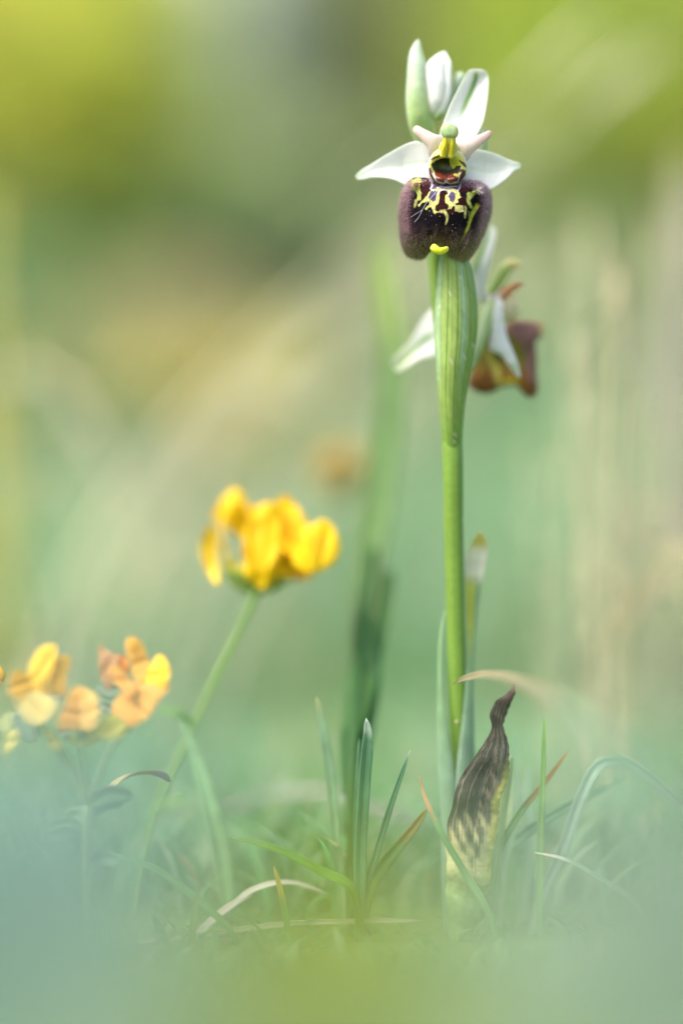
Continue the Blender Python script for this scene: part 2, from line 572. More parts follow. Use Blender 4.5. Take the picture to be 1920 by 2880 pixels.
# ------------------------------------------------------------------ background shrubs, rock, herbs
def shrub(name, label, cat, centre, rx, rz, n, leaf, cols, wts, group=None, stems=5, accent=None):
    cx, cy, cz = centre
    g = float(gz(cy, cx))
    root = tag(empty(name, (cx, cy, g - 3)), label, cat, group)
    for k in range(stems):
        a = k * 2.4 + random.uniform(0, 1)
        ex = cx + math.cos(a) * rx * 0.6; ey = cy + math.sin(a) * rx * 0.5; ez = cz + rz * random.uniform(-0.1, 0.6)
        pts = [(cx + math.cos(a) * 4, cy + math.sin(a) * 4, g - 3), ((cx * .6 + ex * .4), (cy * .6 + ey * .4), g + (ez - g) * 0.55), (ex, ey, ez)]
        tubeobj('stem', pts, [rx * 0.035, rx * 0.025, rx * 0.008], M_bark, root,
                lambda v, a_, P: np.tile((0.16, 0.13, 0.08), (len(v), 1)), n=10, m=6)
    # leaves in clumps through the crown
    nc = max(14, n // 45)
    cc = RNG.normal(size=(nc, 3)); cc /= np.linalg.norm(cc, axis=1, keepdims=True)
    cc *= RNG.uniform(0.45, 1.0, (nc, 1)) ** 0.5
    ci = RNG.integers(0, nc, n)
    P = cc[ci] + RNG.normal(size=(n, 3)) * 0.17
    P = P * np.array([rx, rx * 0.8, rz]) + np.array([cx, cy, cz])
    P[:, 2] = np.maximum(P[:, 2], g + 3)
    d1 = RNG.normal(size=(n, 3)); d1[:, 2] = np.abs(d1[:, 2]) + 0.3
    d1 /= np.linalg.norm(d1, axis=1, keepdims=True)
    d2 = np.cross(d1, RNG.normal(size=(n, 3))); d2 /= np.linalg.norm(d2, axis=1, keepdims=True)
    d3 = np.cross(d1, d2)
    l = leaf * RNG.uniform(0.6, 1.3, (n, 1)); w = l * 0.32
    V = np.stack([P, P + d1 * l * .5 + d2 * w + d3 * w * .25, P + d1 * l, P + d1 * l * .5 - d2 * w + d3 * w * .25, P + d1 * l * .45], 1)
    b = (np.arange(n) * 5)[:, None]
    T3 = np.concatenate([b + np.array([[0, 1, 4]]), b + np.array([[1, 2, 4]]), b + np.array([[2, 3, 4]]), b + np.array([[3, 0, 4]])])
    base = palette(nc, cols, wts)[ci] * RNG.uniform(0.85, 1.15, (n, 1))
    if accent is not None:
        k = RNG.random(n) < accent[1]
        base[k] = accent[0]
    f = mk('foliage', V.reshape(-1, 3), [T3], M_grass, root, np.repeat(base, 5, axis=0))
    f['kind'] = 'stuff'
    return root


shrub('spurge_shrub', 'bright lime green leafy shrub on the bank behind the dry stalks', 'shrub', W(1830, 110, 850), 86, 66, 3000, 14,
      [(0.52, 0.61, 0.11), (0.42, 0.60, 0.14), (0.58, 0.60, 0.10)], [4, 3, 2])
shrub('spurge_shrub', 'olive gold leafy shrub between the rock and the lime shrub', 'shrub', W(1450, 40, 950), 34, 40, 1100, 13,
      [(0.46, 0.42, 0.05), (0.42, 0.46, 0.06), OCHRE], [4, 2, 1])
shrub('flowering_shrub', 'pale lime shrub beside the grey rock with a few orange flowers', 'shrub', W(90, 230, 800), 68, 74, 4600, 17,
      [(0.66, 0.72, 0.14), (0.54, 0.68, 0.18), (0.74, 0.74, 0.22)], [4, 3, 2], accent=((0.80, 0.48, 0.06), 0.05))
shrub('evergreen_shrub', 'dull olive shrub directly behind the orchid bud', 'shrub', W(1060, 200, 1500), 95, 110, 2800, 18,
      [(0.26, 0.29, 0.14), (0.24, 0.30, 0.14), (0.36, 0.35, 0.18)], [4, 3, 2])
shrub('evergreen_shrub', 'fresh green shrub rising over the trefoil side of the meadow', 'shrub', W(60, 760, 800), 62, 70, 2200, 13,
      [(0.30, 0.50, 0.28), (0.34, 0.55, 0.30), (0.44, 0.58, 0.32)], [4, 3, 2])
shrub('evergreen_shrub', 'mid green shrub below the grey rock', 'shrub', W(640, 700, 950), 70, 56, 2400, 14,
      [(0.36, 0.50, 0.26), (0.44, 0.53, 0.28), (0.54, 0.57, 0.34)], [4, 3, 2])
shrub('evergreen_shrub', 'soft mid green shrub between the pale lime shrub and the boulder', 'shrub', W(400, 500, 1000), 62, 52, 2400, 14,
      [(0.40, 0.58, 0.30), (0.46, 0.60, 0.30), (0.52, 0.62, 0.36)], [4, 3, 2])
shrub('dry_herb', 'ochre dry herb in the meadow above the yellow flower head', 'herb', W(640, 1130, 330), 26, 18, 420, 7,
      [(0.68, 0.53, 0.12), (0.62, 0.54, 0.18), (0.56, 0.50, 0.16), (0.46, 0.52, 0.2)], [4, 3, 2, 2])
shrub('dry_herb', 'tan dry herb in the meadow beyond the ochre one', 'herb', W(430, 1000, 600), 40, 26, 420, 9,
      [(0.64, 0.54, 0.30), (0.56, 0.52, 0.28), (0.50, 0.50, 0.26)], [3, 3, 2])

# limestone boulder
th = np.linspace(0, np.pi, 40); ph = np.linspace(0, 2 * np.pi, 64, endpoint=False)
TH, PH = np.meshgrid(th, ph, indexing='ij')
D = np.stack([np.sin(TH) * np.cos(PH), np.sin(TH) * np.sin(PH), np.cos(TH)], -1).reshape(-1, 3)
rad = 1 + 0.16 * vnoise(D, 2.0, 4) + 0.07 * vnoise(D, 5.0, 5) + 0.03 * vnoise(D, 12, 6)
rc = W(560, 220, 1050)
V = D * rad[:, None] * np.array([46, 42, 74]) + rc
V2 = np.r_[V]
stretch = np.where(V[:, 2] < rc[2], 1.0, 1.0)
gr = float(gz(rc[1], rc[0]))
low = V[:, 2] < rc[2]
V[low, 2] = rc[2] - (rc[2] - V[low, 2]) * max(1.0, (rc[2] - gr + 15) / 74)
tag(mk('limestone_boulder', V, grid_faces(40, 64, wrap=True), rock_material(), None, origin=(rc[0], rc[1], gr)),
    'pale grey limestone boulder standing among the shrubs on the bank', 'boulder')


# ------------------------------------------------------------------ dry stalks
def stalk_group(label, base_specs, cat='dry grass', name='dry_grass'):
    """base_specs: list of (x, y, height, leanx, leany, radius, colour)"""
    x0, y0 = base_specs[0][0], base_specs[0][1]
    root = tag(empty(name, (x0, y0, float(gz(y0, x0)) - 2)), label, cat, 'clumps of dry grass stalks behind the orchid')
    for i, (x, y, h, lx, ly, r, c) in enumerate(base_specs):
        g = float(gz(y, x)) - 2
        pts = [(x, y, g), (x + lx * .25, y + ly * .25, g + h * .45), (x + lx, y + ly, g + h)]
        st = tubeobj('stalk', pts, [r, r * .9, r * .5], M_straw, root, lambda v, a, P, c=c: np.tile(c, (len(v), 1)) * (1 + 0.12 * vnoise(P, 0.05, i))[:, None], n=14, m=7)
        # narrow seed head
        tp = np.array(pts[-1])
        dirn = (np.array(pts[-1]) - np.array(pts[1])); dirn /= np.linalg.norm(dirn)
        L = h * 0.16
        V, f, v, a = tube([tp, tp + dirn * L * .5, tp + dirn * L], [r * .5, r * 1.4, r * .3], n=14, m=8)
        V = V + RNG.normal(size=V.shape) * r * 0.25
        mk('seed_head', V, f, M_straw, st, np.tile(np.array(c) * 1.05, (len(V), 1)))
        if i % 2 == 0:
            s = random.choice((-1, 1))
            p0 = np.array(pts[1])
            blade('leaf', [p0, p0 + np.array([s * h * .1, -4, h * .16]), p0 + np.array([s * h * .22, -6, h * .14])], r * 3.2, M_straw, st,
                  gcol(np.array(c) * 0.95), n=12, m=5, thick=0.1)
    return root


def stalks(px0, px1, n, d0, d1, h0, h1, lean, cols, r=(0.8, 1.6), ly=0):
    out = []
    for i in range(n):
        d = random.uniform(d0, d1)
        px = random.uniform(px0, px1)
        w = W(px, 1440, d)
        h = random.uniform(h0, h1)
        l = h * random.uniform(*lean)
        out.append((w[0] - l * 0.55, d, h, l, random.uniform(-.05, .05) * h + ly, random.uniform(*r), np.array(random.choice(cols)) * random.uniform(.85, 1.15)))
    return out


DRY = [(0.54, 0.50, 0.31), (0.48, 0.46, 0.30), (0.60, 0.56, 0.38), (0.42, 0.44, 0.24)]
MV = [(0.40, 0.37, 0.35), (0.45, 0.42, 0.38), (0.50, 0.48, 0.40)]
stalk_group('upright straw coloured grass stalks behind the brown second flower', stalks(1620, 1900, 14, 70, 220, 70, 125, (-.06, .06), DRY, (0.5, 1.1)))
stalk_group('greyish mauve dry grass stalks standing past the straw coloured clump', stalks(1830, 1990, 8, 200, 400, 80, 120, (-.05, .08), MV, (1.0, 2.0)))
stalk_group('leaning dry grass stalks slanting over the meadow behind the white sepals', stalks(520, 1060, 20, 170, 420, 80, 150, (.6, .85), [(0.66, 0.62, 0.44), (0.58, 0.58, 0.40), (0.70, 0.66, 0.48)], (0.5, 1.0)))
stalk_group('thin green and straw stalks beside the trefoil flowers', stalks(-60, 60, 5, 130, 260, 60, 110, (-.1, .1), [(0.55, 0.52, 0.15), (0.48, 0.50, 0.2)], (0.9, 1.6)))
stalk_group('slender pale green stalks in the meadow right behind the orchid stem', stalks(1420, 1700, 8, 60, 150, 55, 95, (-.12, .12), [(0.42, 0.52, 0.28), (0.48, 0.56, 0.36)], (0.5, 0.9)))

# far round seed head
c0 = W(955, 1316, 95)
g0 = float(gz(95, c0[0]))
rt = tag(empty('seed_head_plant', (c0[0] + 6, 95, g0 - 2)), 'single round tan seed head on a thin stalk beyond the yellow flower', 'seed head')
tubeobj('stalk', [(c0[0] + 6, 95, g0 - 2), (c0[0] + 4, 95, g0 + 30), tuple(c0)], [0.7, 0.6, 0.5], M_stem, rt, lambda v, a, P: np.tile((0.2, 0.3, 0.12), (len(v), 1)), n=20, m=8)
n = 260
dv = RNG.normal(size=(n, 3)); dv /= np.linalg.norm(dv, axis=1, keepdims=True)
Vs, Fs = [], []
for i in range(n):
    a = dv[i]; b = np.cross(a, [0.3, 0.5, 0.8]); b /= np.linalg.norm(b)
    p = c0 + a * 1.2
    k = len(Vs)
    L = random.uniform(3.4, 5.0)
    Vs += [p - b * .35, p + b * .35, p + a * L * .7 + b * .5, p + a * L, p + a * L * .7 - b * .5]
    Fs += [[k, k + 1, k + 2], [k, k + 2, k + 4], [k + 4, k + 2, k + 3]]
mk('floret_ball', np.array(Vs), [np.array(Fs)], M_straw, rt, np.tile((0.80, 0.68, 0.32), (len(Vs), 1)) * RNG.uniform(.7, 1.2, (len(Vs), 1)))['kind'] = 'stuff'


# ------------------------------------------------------------------ the orchid
Z1 = lambda u, v: (960 + 0.38265 * u, 80 + 0.38265 * v)
Z2 = lambda u, v: (1060 + 0.24235 * u, 320 + 0.24235 * v)
Z3 = lambda u, v: (1060 + 0.34439 * u, 620 + 0.34439 * v)
Z4 = lambda u, v: (1150 + 0.38265 * u, 1400 + 0.38265 * v)


def st(Z, rows):
    """rows: (lu,lv,ru,rv,dl,dr)"""
    out = []
    for r in rows:
        l, rr = Z(r[0], r[1]), Z(r[2], r[3])
        dl = r[4]; dr = r[5] if len(r) > 5 else r[4]
        out.append((l[0], l[1], dl, rr[0], rr[1], dr))
    return out


base_pt = W(1290, 2630, 9)
orchid = tag(empty('orchid_plant', (base_pt[0], base_pt[1], -1)),
             'bee orchid with white sepals and dark velvety patterned lip on a green stem', 'orchid')

WHITE = np.array((0.81, 0.82, 0.81))
SEPG = np.array((0.36, 0.52, 0.10))
STEMG = np.array((0.20, 0.34, 0.055))


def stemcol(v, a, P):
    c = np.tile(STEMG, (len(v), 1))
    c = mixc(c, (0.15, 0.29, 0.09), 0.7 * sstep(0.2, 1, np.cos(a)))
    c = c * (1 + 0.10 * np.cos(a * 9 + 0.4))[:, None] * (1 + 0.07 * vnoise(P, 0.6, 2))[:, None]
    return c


# main stem
stem_pts = [W(1290, 2650, 10.5), W(1290, 2480, 10), W(1291, 2200, 9.5), W(1288, 2000, 9), W(1281, 1750, 8), W(1275, 1500, 7), W(1271, 1260, 6), W(1256, 1050, 7.5),
            W(1232, 860, 8.5), W(1222, 700, 9), W(1236, 500, 9), W(1244, 380, 8.5)]
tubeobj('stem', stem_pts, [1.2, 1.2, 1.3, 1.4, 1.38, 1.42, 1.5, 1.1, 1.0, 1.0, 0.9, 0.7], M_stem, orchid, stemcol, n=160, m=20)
# tiny pale grit stuck on the stem
for (gx, gy) in ((1300, 1462), (1290, 1554), (1283, 2030)):
    pillow('speck', [(gx - 5, gy), (gx, gy - 5), (gx + 5, gy), (gx, gy + 5)], 6.6, 0.25, 0.2, M_waxy, orchid, lambda px, py, r: np.tile((0.6, 0.62, 0.3), (len(px), 1)), nt=12, nr=5)


# large ribbed bract in front of the stem
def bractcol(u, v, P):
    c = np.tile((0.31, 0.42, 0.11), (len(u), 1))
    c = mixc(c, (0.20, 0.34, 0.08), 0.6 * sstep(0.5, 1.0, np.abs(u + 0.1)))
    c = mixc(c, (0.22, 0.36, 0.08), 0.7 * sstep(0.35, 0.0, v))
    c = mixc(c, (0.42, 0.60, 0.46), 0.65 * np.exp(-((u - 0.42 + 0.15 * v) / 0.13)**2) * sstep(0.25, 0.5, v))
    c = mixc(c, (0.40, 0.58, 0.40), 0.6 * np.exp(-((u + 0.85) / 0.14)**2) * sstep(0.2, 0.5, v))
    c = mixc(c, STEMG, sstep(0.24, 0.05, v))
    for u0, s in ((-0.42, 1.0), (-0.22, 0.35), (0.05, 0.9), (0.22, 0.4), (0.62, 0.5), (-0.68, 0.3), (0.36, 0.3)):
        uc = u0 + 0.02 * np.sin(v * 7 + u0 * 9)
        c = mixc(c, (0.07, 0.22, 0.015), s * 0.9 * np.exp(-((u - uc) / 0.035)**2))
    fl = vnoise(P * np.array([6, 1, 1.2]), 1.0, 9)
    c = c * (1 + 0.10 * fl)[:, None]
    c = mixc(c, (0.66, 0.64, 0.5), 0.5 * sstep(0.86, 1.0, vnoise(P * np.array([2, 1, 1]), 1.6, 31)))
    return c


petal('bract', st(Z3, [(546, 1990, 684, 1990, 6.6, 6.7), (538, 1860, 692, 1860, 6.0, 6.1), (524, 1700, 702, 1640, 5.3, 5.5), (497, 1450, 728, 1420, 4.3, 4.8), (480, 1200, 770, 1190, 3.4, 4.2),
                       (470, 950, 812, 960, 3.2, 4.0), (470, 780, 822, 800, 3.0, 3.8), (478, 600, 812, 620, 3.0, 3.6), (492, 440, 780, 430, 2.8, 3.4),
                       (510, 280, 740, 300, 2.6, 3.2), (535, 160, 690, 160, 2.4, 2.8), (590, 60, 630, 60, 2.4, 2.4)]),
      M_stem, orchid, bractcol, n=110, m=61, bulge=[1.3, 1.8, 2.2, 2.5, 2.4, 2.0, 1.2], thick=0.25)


# upper bract beside the bud
def upbract(u, v, P):
    c = np.tile((0.42, 0.56, 0.26), (len(u), 1))
    c = mixc(c, (0.50, 0.62, 0.46), sstep(0.3, 0.75, v))
    c = mixc(c, (0.62, 0.72, 0.56), 0.7 * sstep(0.6, 1, np.abs(u)))
    c = mixc(c, (0.34, 0.52, 0.12), 0.6 * sstep(0.5, 0.0, v))
    return c * (1 + 0.05 * np.cos(u * 22))[:, None] * (1 + 0.08 * vnoise(P * np.array([2, 1, 0.6]), 1.0, 5))[:, None]


petal('bract', st(Z1, [(550, 860, 690, 800, 7.5), (508, 760, 684, 740, 7.2), (488, 680, 668, 660, 7), (474, 540, 642, 520, 6.8), (480, 400, 622, 390, 6.8),
                       (488, 270, 612, 250, 6.8), (500, 185, 598, 200, 6.9), (530, 115, 582, 130, 7), (556, 80, 572, 88, 7.2)]),
      M_stem, orchid, upbract, bulge=[-0.4, 0.9, 1.1, 0.9, 0.4], thick=0.5, n=60, m=25)
petal('bract', st(Z1, [(800, 560, 850, 560, 10), (815, 450, 868, 450, 10), (832, 370, 890, 390, 10), (852, 328, 900, 352, 10.2), (872, 318, 888, 326, 10.4)]),
      M_stem, orchid, upbract, bulge=0.5, thick=0.4, n=26, m=11)
petal('bract', st(Z1, [(1000, 960, 1070, 960, 7), (1010, 880, 1072, 880, 7), (1018, 800, 1070, 800, 7.2), (1030, 730, 1056, 735, 7.4)]),
      M_stem, orchid, upbract, bulge=0.5, thick=0.4, n=26, m=11)

# the bud: three overlapping sepals
bud = empty('bud', base_pt, orchid)


def budcol(green_u, gw, tint=WHITE):
    def fn(u, v, P):
        c = np.tile(tint, (len(u), 1))
        c = mixc(c, (0.58, 0.68, 0.60), 0.5 * sstep(0.5, 1.0, v))
        c = mixc(c, SEPG, 0.75 * np.exp(-((u - green_u) / gw)**2) * sstep(0.75, 0.1, v))
        c = mixc(c, (0.40, 0.56, 0.42), 0.55 * np.exp(-((u - green_u) / (gw * 1.4))**2))
        c = mixc(c, SEPG, 0.8 * sstep(0.16, 0.0, v))
        return c * (1 + 0.035 * np.cos(u * 26 + v * 2))[:, None]
    return fn


petal('sepal', st(Z1, [(650, 655, 720, 665, 7.6), (640, 600, 770, 600, 7.2), (625, 480, 806, 490, 7), (614, 360, 806, 360, 7), (620, 270, 804, 270, 7.2), (690, 200, 790, 220, 7.5), (745, 168, 768, 180, 7.8)]),
      M_petal, bud, budcol(1.4, 0.3), bulge=[0.5, 2.0, 2.4, 2.0, 0.8], thick=0.4)
petal('sepal', st(Z1, [(675, 660, 712, 662, 6.6), (712, 600, 760, 600, 5.8), (745, 500, 800, 490, 5.3), (755, 380, 806, 370, 5.2), (750, 270, 804, 250, 5.6), (745, 200, 785, 210, 6.6), (755, 165, 770, 178, 7.4)]),
      M_petal, bud, budcol(-0.9, 0.35), bulge=0.35, thick=0.35)
petal('sepal', st(Z1, [(690, 690, 740, 660, 9.5), (705, 600, 800, 560, 9.3), (720, 400, 812, 400, 9.2), (730, 280, 806, 260, 9.2), (745, 210, 790, 215, 9.2)]),
      M_petal, bud, budcol(0.9, 0.2), bulge=-0.5, thick=0.35)

# ---------------- front flower
fl = empty('flower', base_pt, orchid)
fl['label'] = 'front flower with patterned dark lip'
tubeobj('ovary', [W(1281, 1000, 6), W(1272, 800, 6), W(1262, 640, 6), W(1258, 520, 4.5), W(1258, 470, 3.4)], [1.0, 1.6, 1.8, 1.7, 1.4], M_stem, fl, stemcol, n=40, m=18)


def sepcol(streak, amt, greentip=0.25, seed=0):
    def fn(u, v, P):
        c = np.tile(WHITE, (len(u), 1))
        c = mixc(c, (0.60, 0.70, 0.58), 0.75 * np.exp(-((u - streak * 0.2) / 0.10)**2) * amt)
        c = mixc(c, (0.62, 0.70, 0.55), 0.35 * sstep(0.86, 1.0, np.abs(u)))
        c = mixc(c, (0.56, 0.68, 0.46), greentip * sstep(0.78, 1.0, v))
        return c * (1 + 0.02 * np.cos(u * 30))[:, None] * (1 + 0.03 * vnoise(P, 0.8, seed))[:, None]
    return fn


def dorsal(u, v, P):
    c = np.tile(WHITE, (len(u), 1))
    k = np.exp(-((u + 0.12 - 0.35 * (v - 0.8)) / (0.05 + 0.22 * v))**2) * sstep(0.25, 0.55, v) * sstep(0.99, 0.9, v)
    c = mixc(c, (0.17, 0.38, 0.012), 0.97 * k)
    c = mixc(c, (0.60, 0.70, 0.50), 0.4 * sstep(0.86, 1.0, np.abs(u)))
    k2 = np.exp(-((u + 0.05) / 0.10)**2) * sstep(0.55, 0.75, v) * sstep(0.97, 0.85, v)
    c = mixc(c, (0.08, 0.26, 0.02), 0.8 * k2)
    return c * (1 + 0.02 * np.cos(u * 30))[:, None]


petal('dorsal_sepal', st(Z1, [(700, 850, 960, 860, 3.2), (722, 775, 990, 795, 3), (765, 650, 1040, 680, 3.2, 3.6), (820, 520, 1066, 540, 3.8, 4.2), (868, 430, 1076, 430, 4.4, 4.8),
                              (905, 360, 1076, 360, 4.8, 5.2), (930, 312, 1060, 318, 4.9, 5.1), (962, 298, 1030, 302, 4.6, 4.8)]),
      M_petal, fl, dorsal, bulge=[0.3, -0.5, -1.1, -1.5, -1.6, -0.6], thick=0.45, n=70, m=41)
petal('lateral_sepal', st(Z1, [(700, 880, 700, 1080, 2.6), (640, 868, 640, 1120, 2.8), (560, 830, 560, 1150, 3), (480, 848, 470, 1148, 3.2), (400, 890, 390, 1112, 3.4), (300, 948, 300, 1096, 3.8),
                               (200, 1010, 215, 1098, 4.2), (140, 1045, 160, 1110, 4.5), (100, 1085, 118, 1112, 4.8)]),
      M_petal, fl, sepcol(-0.4, 1.0, 0.35, 2), bulge=[0.2, -0.6, -1.0, -0.7, -0.5, -0.3], thick=0.45, n=64, m=31, wav=0.12)
petal('lateral_sepal', st(Z1, [(860, 900, 860, 1130, 2.6), (930, 882, 930, 1150, 2.8), (1000, 890, 1000, 1172, 3.0), (1070, 905, 1090, 1184, 3.3), (1140, 926, 1165, 1142, 3.7), (1200, 952, 1225, 1092, 4.0),
                               (1260, 975, 1272, 1044, 4.4), (1300, 986, 1300, 1034, 4.6), (1314, 996, 1314, 1024, 4.7)]),
      M_petal, fl, sepcol(0.1, 0.9, 0.35, 3), bulge=[0.2, -0.5, -0.9, -0.7, -0.4, -0.2], thick=0.45, n=64, m=31, wav=0.12)


def petcol(u, v, P):
    c = mixc(np.tile((0.74, 0.69, 0.66), (len(u), 1)), (0.70, 0.52, 0.48), sstep(0.0, 0.95, v))
    c = mixc(c, (0.55, 0.25, 0.26), 0.8 * sstep(0.92, 1.0, v + 0.02 * vnoise(P, 3, 8)))
    return c * (1 + 0.03 * vnoise(P, 1.5, 4))[:, None]


petal('petal', st(Z1, [(760, 800, 690, 990, 1.6), (738, 790, 645, 935, 1.2), (690, 780, 632, 880, 0.8), (640, 757, 592, 830, 0.8), (590, 732, 548, 782, 1.0), (556, 716, 528, 760, 1.4), (538, 720, 526, 742, 1.8)]),
      M_petal, fl, petcol, bulge=[0.2, 0.8, 0.9, 0.7, 0.4], thick=0.6, n=44, m=23)
petal('petal', st(Z1, [(830, 820, 900, 1000, 1.6), (850, 812, 932, 958, 1.2), (905, 815, 960, 915, 0.8), (970, 796, 1005, 878, 0.8), (1030, 776, 1055, 830, 1.0), (1080, 752, 1096, 790, 1.3), (1098, 756, 1104, 774, 1.7)]),
      M_petal, fl, petcol, bulge=[0.2, 0.8, 0.9, 0.7, 0.4], thick=0.6, n=44, m=23)

# ---- lip
from math import hypot


def inpoly(x, y, poly):
    poly = np.asarray(poly, float)
    ins = np.zeros(x.shape, bool)
    j = len(poly) - 1
    for i in range(len(poly)):
        xi, yi = poly[i]; xj, yj = poly[j]
        cnd = ((yi > y) != (yj > y)) & (x < (xj - xi) * (y - yi) / (yj - yi + 1e-12) + xi)
        ins ^= cnd
        j = i
    return ins


def strokedist(x, y, pts):
    """distance to polyline minus local half width; pts: (x, y, half width)"""
    best = np.full(x.shape, 1e9)
    for (x0, y0, w0), (x1, y1, w1) in zip(pts[:-1], pts[1:]):
        dx, dy = x1 - x0, y1 - y0
        t = np.clip(((x - x0) * dx + (y - y0) * dy) / (dx * dx + dy * dy + 1e-9), 0, 1)
        best = np.minimum(best, np.hypot(x - x0 - t * dx, y - y0 - t * dy) - (w0 + t * (w1 - w0)))
    return best


lip_out = [(660, 760), (560, 742), (470, 735), (395, 742), (345, 785), (322, 850), (290, 915), (262, 1010), (250, 1130), (253, 1290), (262, 1420), (285, 1540),
           (330, 1628), (400, 1670), (480, 1680), (550, 1655), (598, 1604), (625, 1556), (680, 1510), (735, 1500), (785, 1525), (806, 1570), (822, 1625), (865, 1675), (910, 1690),
           (960, 1692), (1025, 1688), (1090, 1650), (1150, 1570), (1210, 1450), (1262, 1320), (1310, 1180), (1327, 1050), (1316, 930), (1270, 845), (1200, 792), (1110, 772), (1010, 775), (960, 765), (810, 770)]
YEL = np.array((0.46, 0.44, 0.15)); YGR = np.array((0.33, 0.36, 0.09)); MAR = np.array((0.028, 0.006, 0.007)); BLK = np.array((0.004, 0.003, 0.005))
VIO = np.array((0.085, 0.062, 0.125)); LIL = np.array((0.50, 0.46, 0.55))


def lip_pattern(u, v):
    """pigment of the lip in the zoomed measure (u, v)"""
    P = np.stack([u / 60, v / 60, 0 * u], -1)
    nz = vnoise(P, 0.9, 12)
    uu = u + 9 * vnoise(P, 1.7, 21); vv = v + 9 * vnoise(P, 1.7, 22)
    c = np.tile(BLK, (len(u), 1))
    c = mixc(c, (0.062, 0.036, 0.033), sstep(1280, 1600, v + 60 * nz))
    side = np.maximum(sstep(450, 270, u), sstep(1140, 1300, u))
    c = mixc(c, (0.085, 0.032, 0.048), 0.85 * side * sstep(1600, 1100, v))
    c = mixc(c, (0.085, 0.05, 0.044), 0.8 * side * sstep(1200, 1600, v))
    c = mixc(c, (0.075, 0.048, 0.03), 0.8 * np.exp(-(((u - 735) / 90)**2 + ((v - 1440) / 90)**2)))
    def put(mask, col, soft=None):
        nonlocal c
        c = mixc(c, col, mask if mask.dtype != bool else mask.astype(float))
    def stroke(pts, col, e=11):
        put(sstep(e, -e, strokedist(uu, vv, pts)), col)
    put(inpoly(uu, vv, [(480, 760), (620, 750), (640, 890), (560, 980), (490, 1050), (500, 880)]), MAR)
    put(inpoly(uu, vv, [(960, 770), (1080, 780), (1060, 880), (1000, 910), (940, 900)]), MAR)
    # yellow fan
    fan = [(655, 872), (740, 862), (840, 862), (930, 880), (955, 930), (990, 1010), (1000, 1135), (950, 1146), (905, 1130), (850, 1110), (760, 1140), (690, 1150), (668, 1168), (640, 1100), (570, 1112), (480, 1085), (470, 1060), (560, 970), (610, 910)]
    put(inpoly(uu, vv, fan), YEL)
    dark = MAR * 0.8
    # dark islands and bays in the fan
    put(inpoly(uu, vv, [(730, 900), (770, 886), (812, 900), (818, 930), (788, 950), (786, 1030), (826, 1060), (830, 1092), (815, 1112), (860, 1100), (872, 1070), (902, 1070), (900, 1130), (920, 1160), (760, 1170), (735, 1140), (690, 1130), (676, 1110), (680, 1070), (710, 1030), (722, 960)]), dark)
    put(inpoly(uu, vv, [(588, 975), (640, 898), (702, 892), (692, 935), (672, 1000), (640, 1022), (600, 992)]), VIO)
    put(inpoly(uu, vv, [(826, 965), (858, 898), (902, 932), (906, 1002), (880, 1032), (848, 1010)]), VIO)
    put(inpoly(uu, vv, [(484, 1080), (520, 1035), (590, 1018), (604, 1045), (570, 1090), (540, 1130), (500, 1115)]), BLK * 1.5)
    put(inpoly(uu, vv, [(590, 1130), (590, 1095), (622, 1072), (644, 1100), (662, 1170), (590, 1180)]), BLK * 1.5)
    put(inpoly(uu, vv, [(935, 985), (1000, 950), (1040, 960), (1040, 1050), (1010, 1075), (960, 1060), (915, 1060), (912, 1038), (945, 1030)]), dark)
    # violet saddle with pale lines
    put(inpoly(uu, vv, [(615, 750), (980, 750), (975, 850), (940, 892), (860, 866), (760, 858), (670, 874), (625, 850)]), VIO)
    for pts in ([(615, 760, 8), (640, 830, 9), (622, 872, 8), (655, 896, 8)], [(980, 760, 8), (958, 860, 9), (930, 905, 8)],
                [(690, 862, 7), (760, 846, 8), (850, 846, 8), (930, 838, 6)], [(655, 700, 9), (690, 782, 10), (765, 812, 12), (800, 780, 16), (850, 814, 12), (930, 792, 10), (945, 720, 9)],
                [(690, 940, 5), (735, 882, 8), (810, 878, 8), (840, 900, 6), (822, 950, 5)]):
        stroke(pts, LIL, 6)
    stroke([(735, 1140, 12), (785, 1132, 18), (808, 1180, 14), (806, 1230, 10), (795, 1282, 6)], YEL)
    stroke([(1022, 1080, 12), (1020, 1140, 12), (1022, 1200, 8)], YEL * 0.8)
    stroke([(1055, 1130, 4), (1070, 1200, 4)], YEL * 0.5)
    # shoulders
    put(inpoly(uu, vv, [(340, 800), (395, 755), (500, 745), (525, 790), (480, 805), (500, 870), (522, 920), (500, 1000), (450, 1015), (472, 930), (440, 892), (380, 885), (345, 845)]), YGR)
    stroke([(445, 1010, 16), (432, 1080, 12)], YEL * 0.7)
    put(np.hypot(uu - 447, vv - 828) < 32, (0.10, 0.03, 0.02))
    stroke([(1062, 925, 20), (1062, 1030, 18), (1090, 1085, 14)], YGR)
    stroke([(1062, 985, 22), (1120, 920, 26), (1185, 885, 20)], YGR)
    put(np.hypot(uu - 1180, vv - 880) < 14, (0.10, 0.03, 0.03))
    stroke([(1160, 1055, 22), (1105, 1150, 24), (1080, 1240, 16), (1045, 1330, 15), (1010, 1420, 13), (970, 1500, 11), (940, 1560, 8), (920, 1650, 7)], (0.40, 0.42, 0.05))
    stroke([(625, 1420, 6), (625, 1500, 8)], (0.35, 0.30, 0.10), 9)
    stroke([(590, 1600, 6), (625, 1540, 8)], (0.40, 0.32, 0.10), 9)
    return c


def g2(u, v, cu, cv, su, sv):
    return np.exp(-(((u - cu) / su)**2 + ((v - cv) / sv)**2))


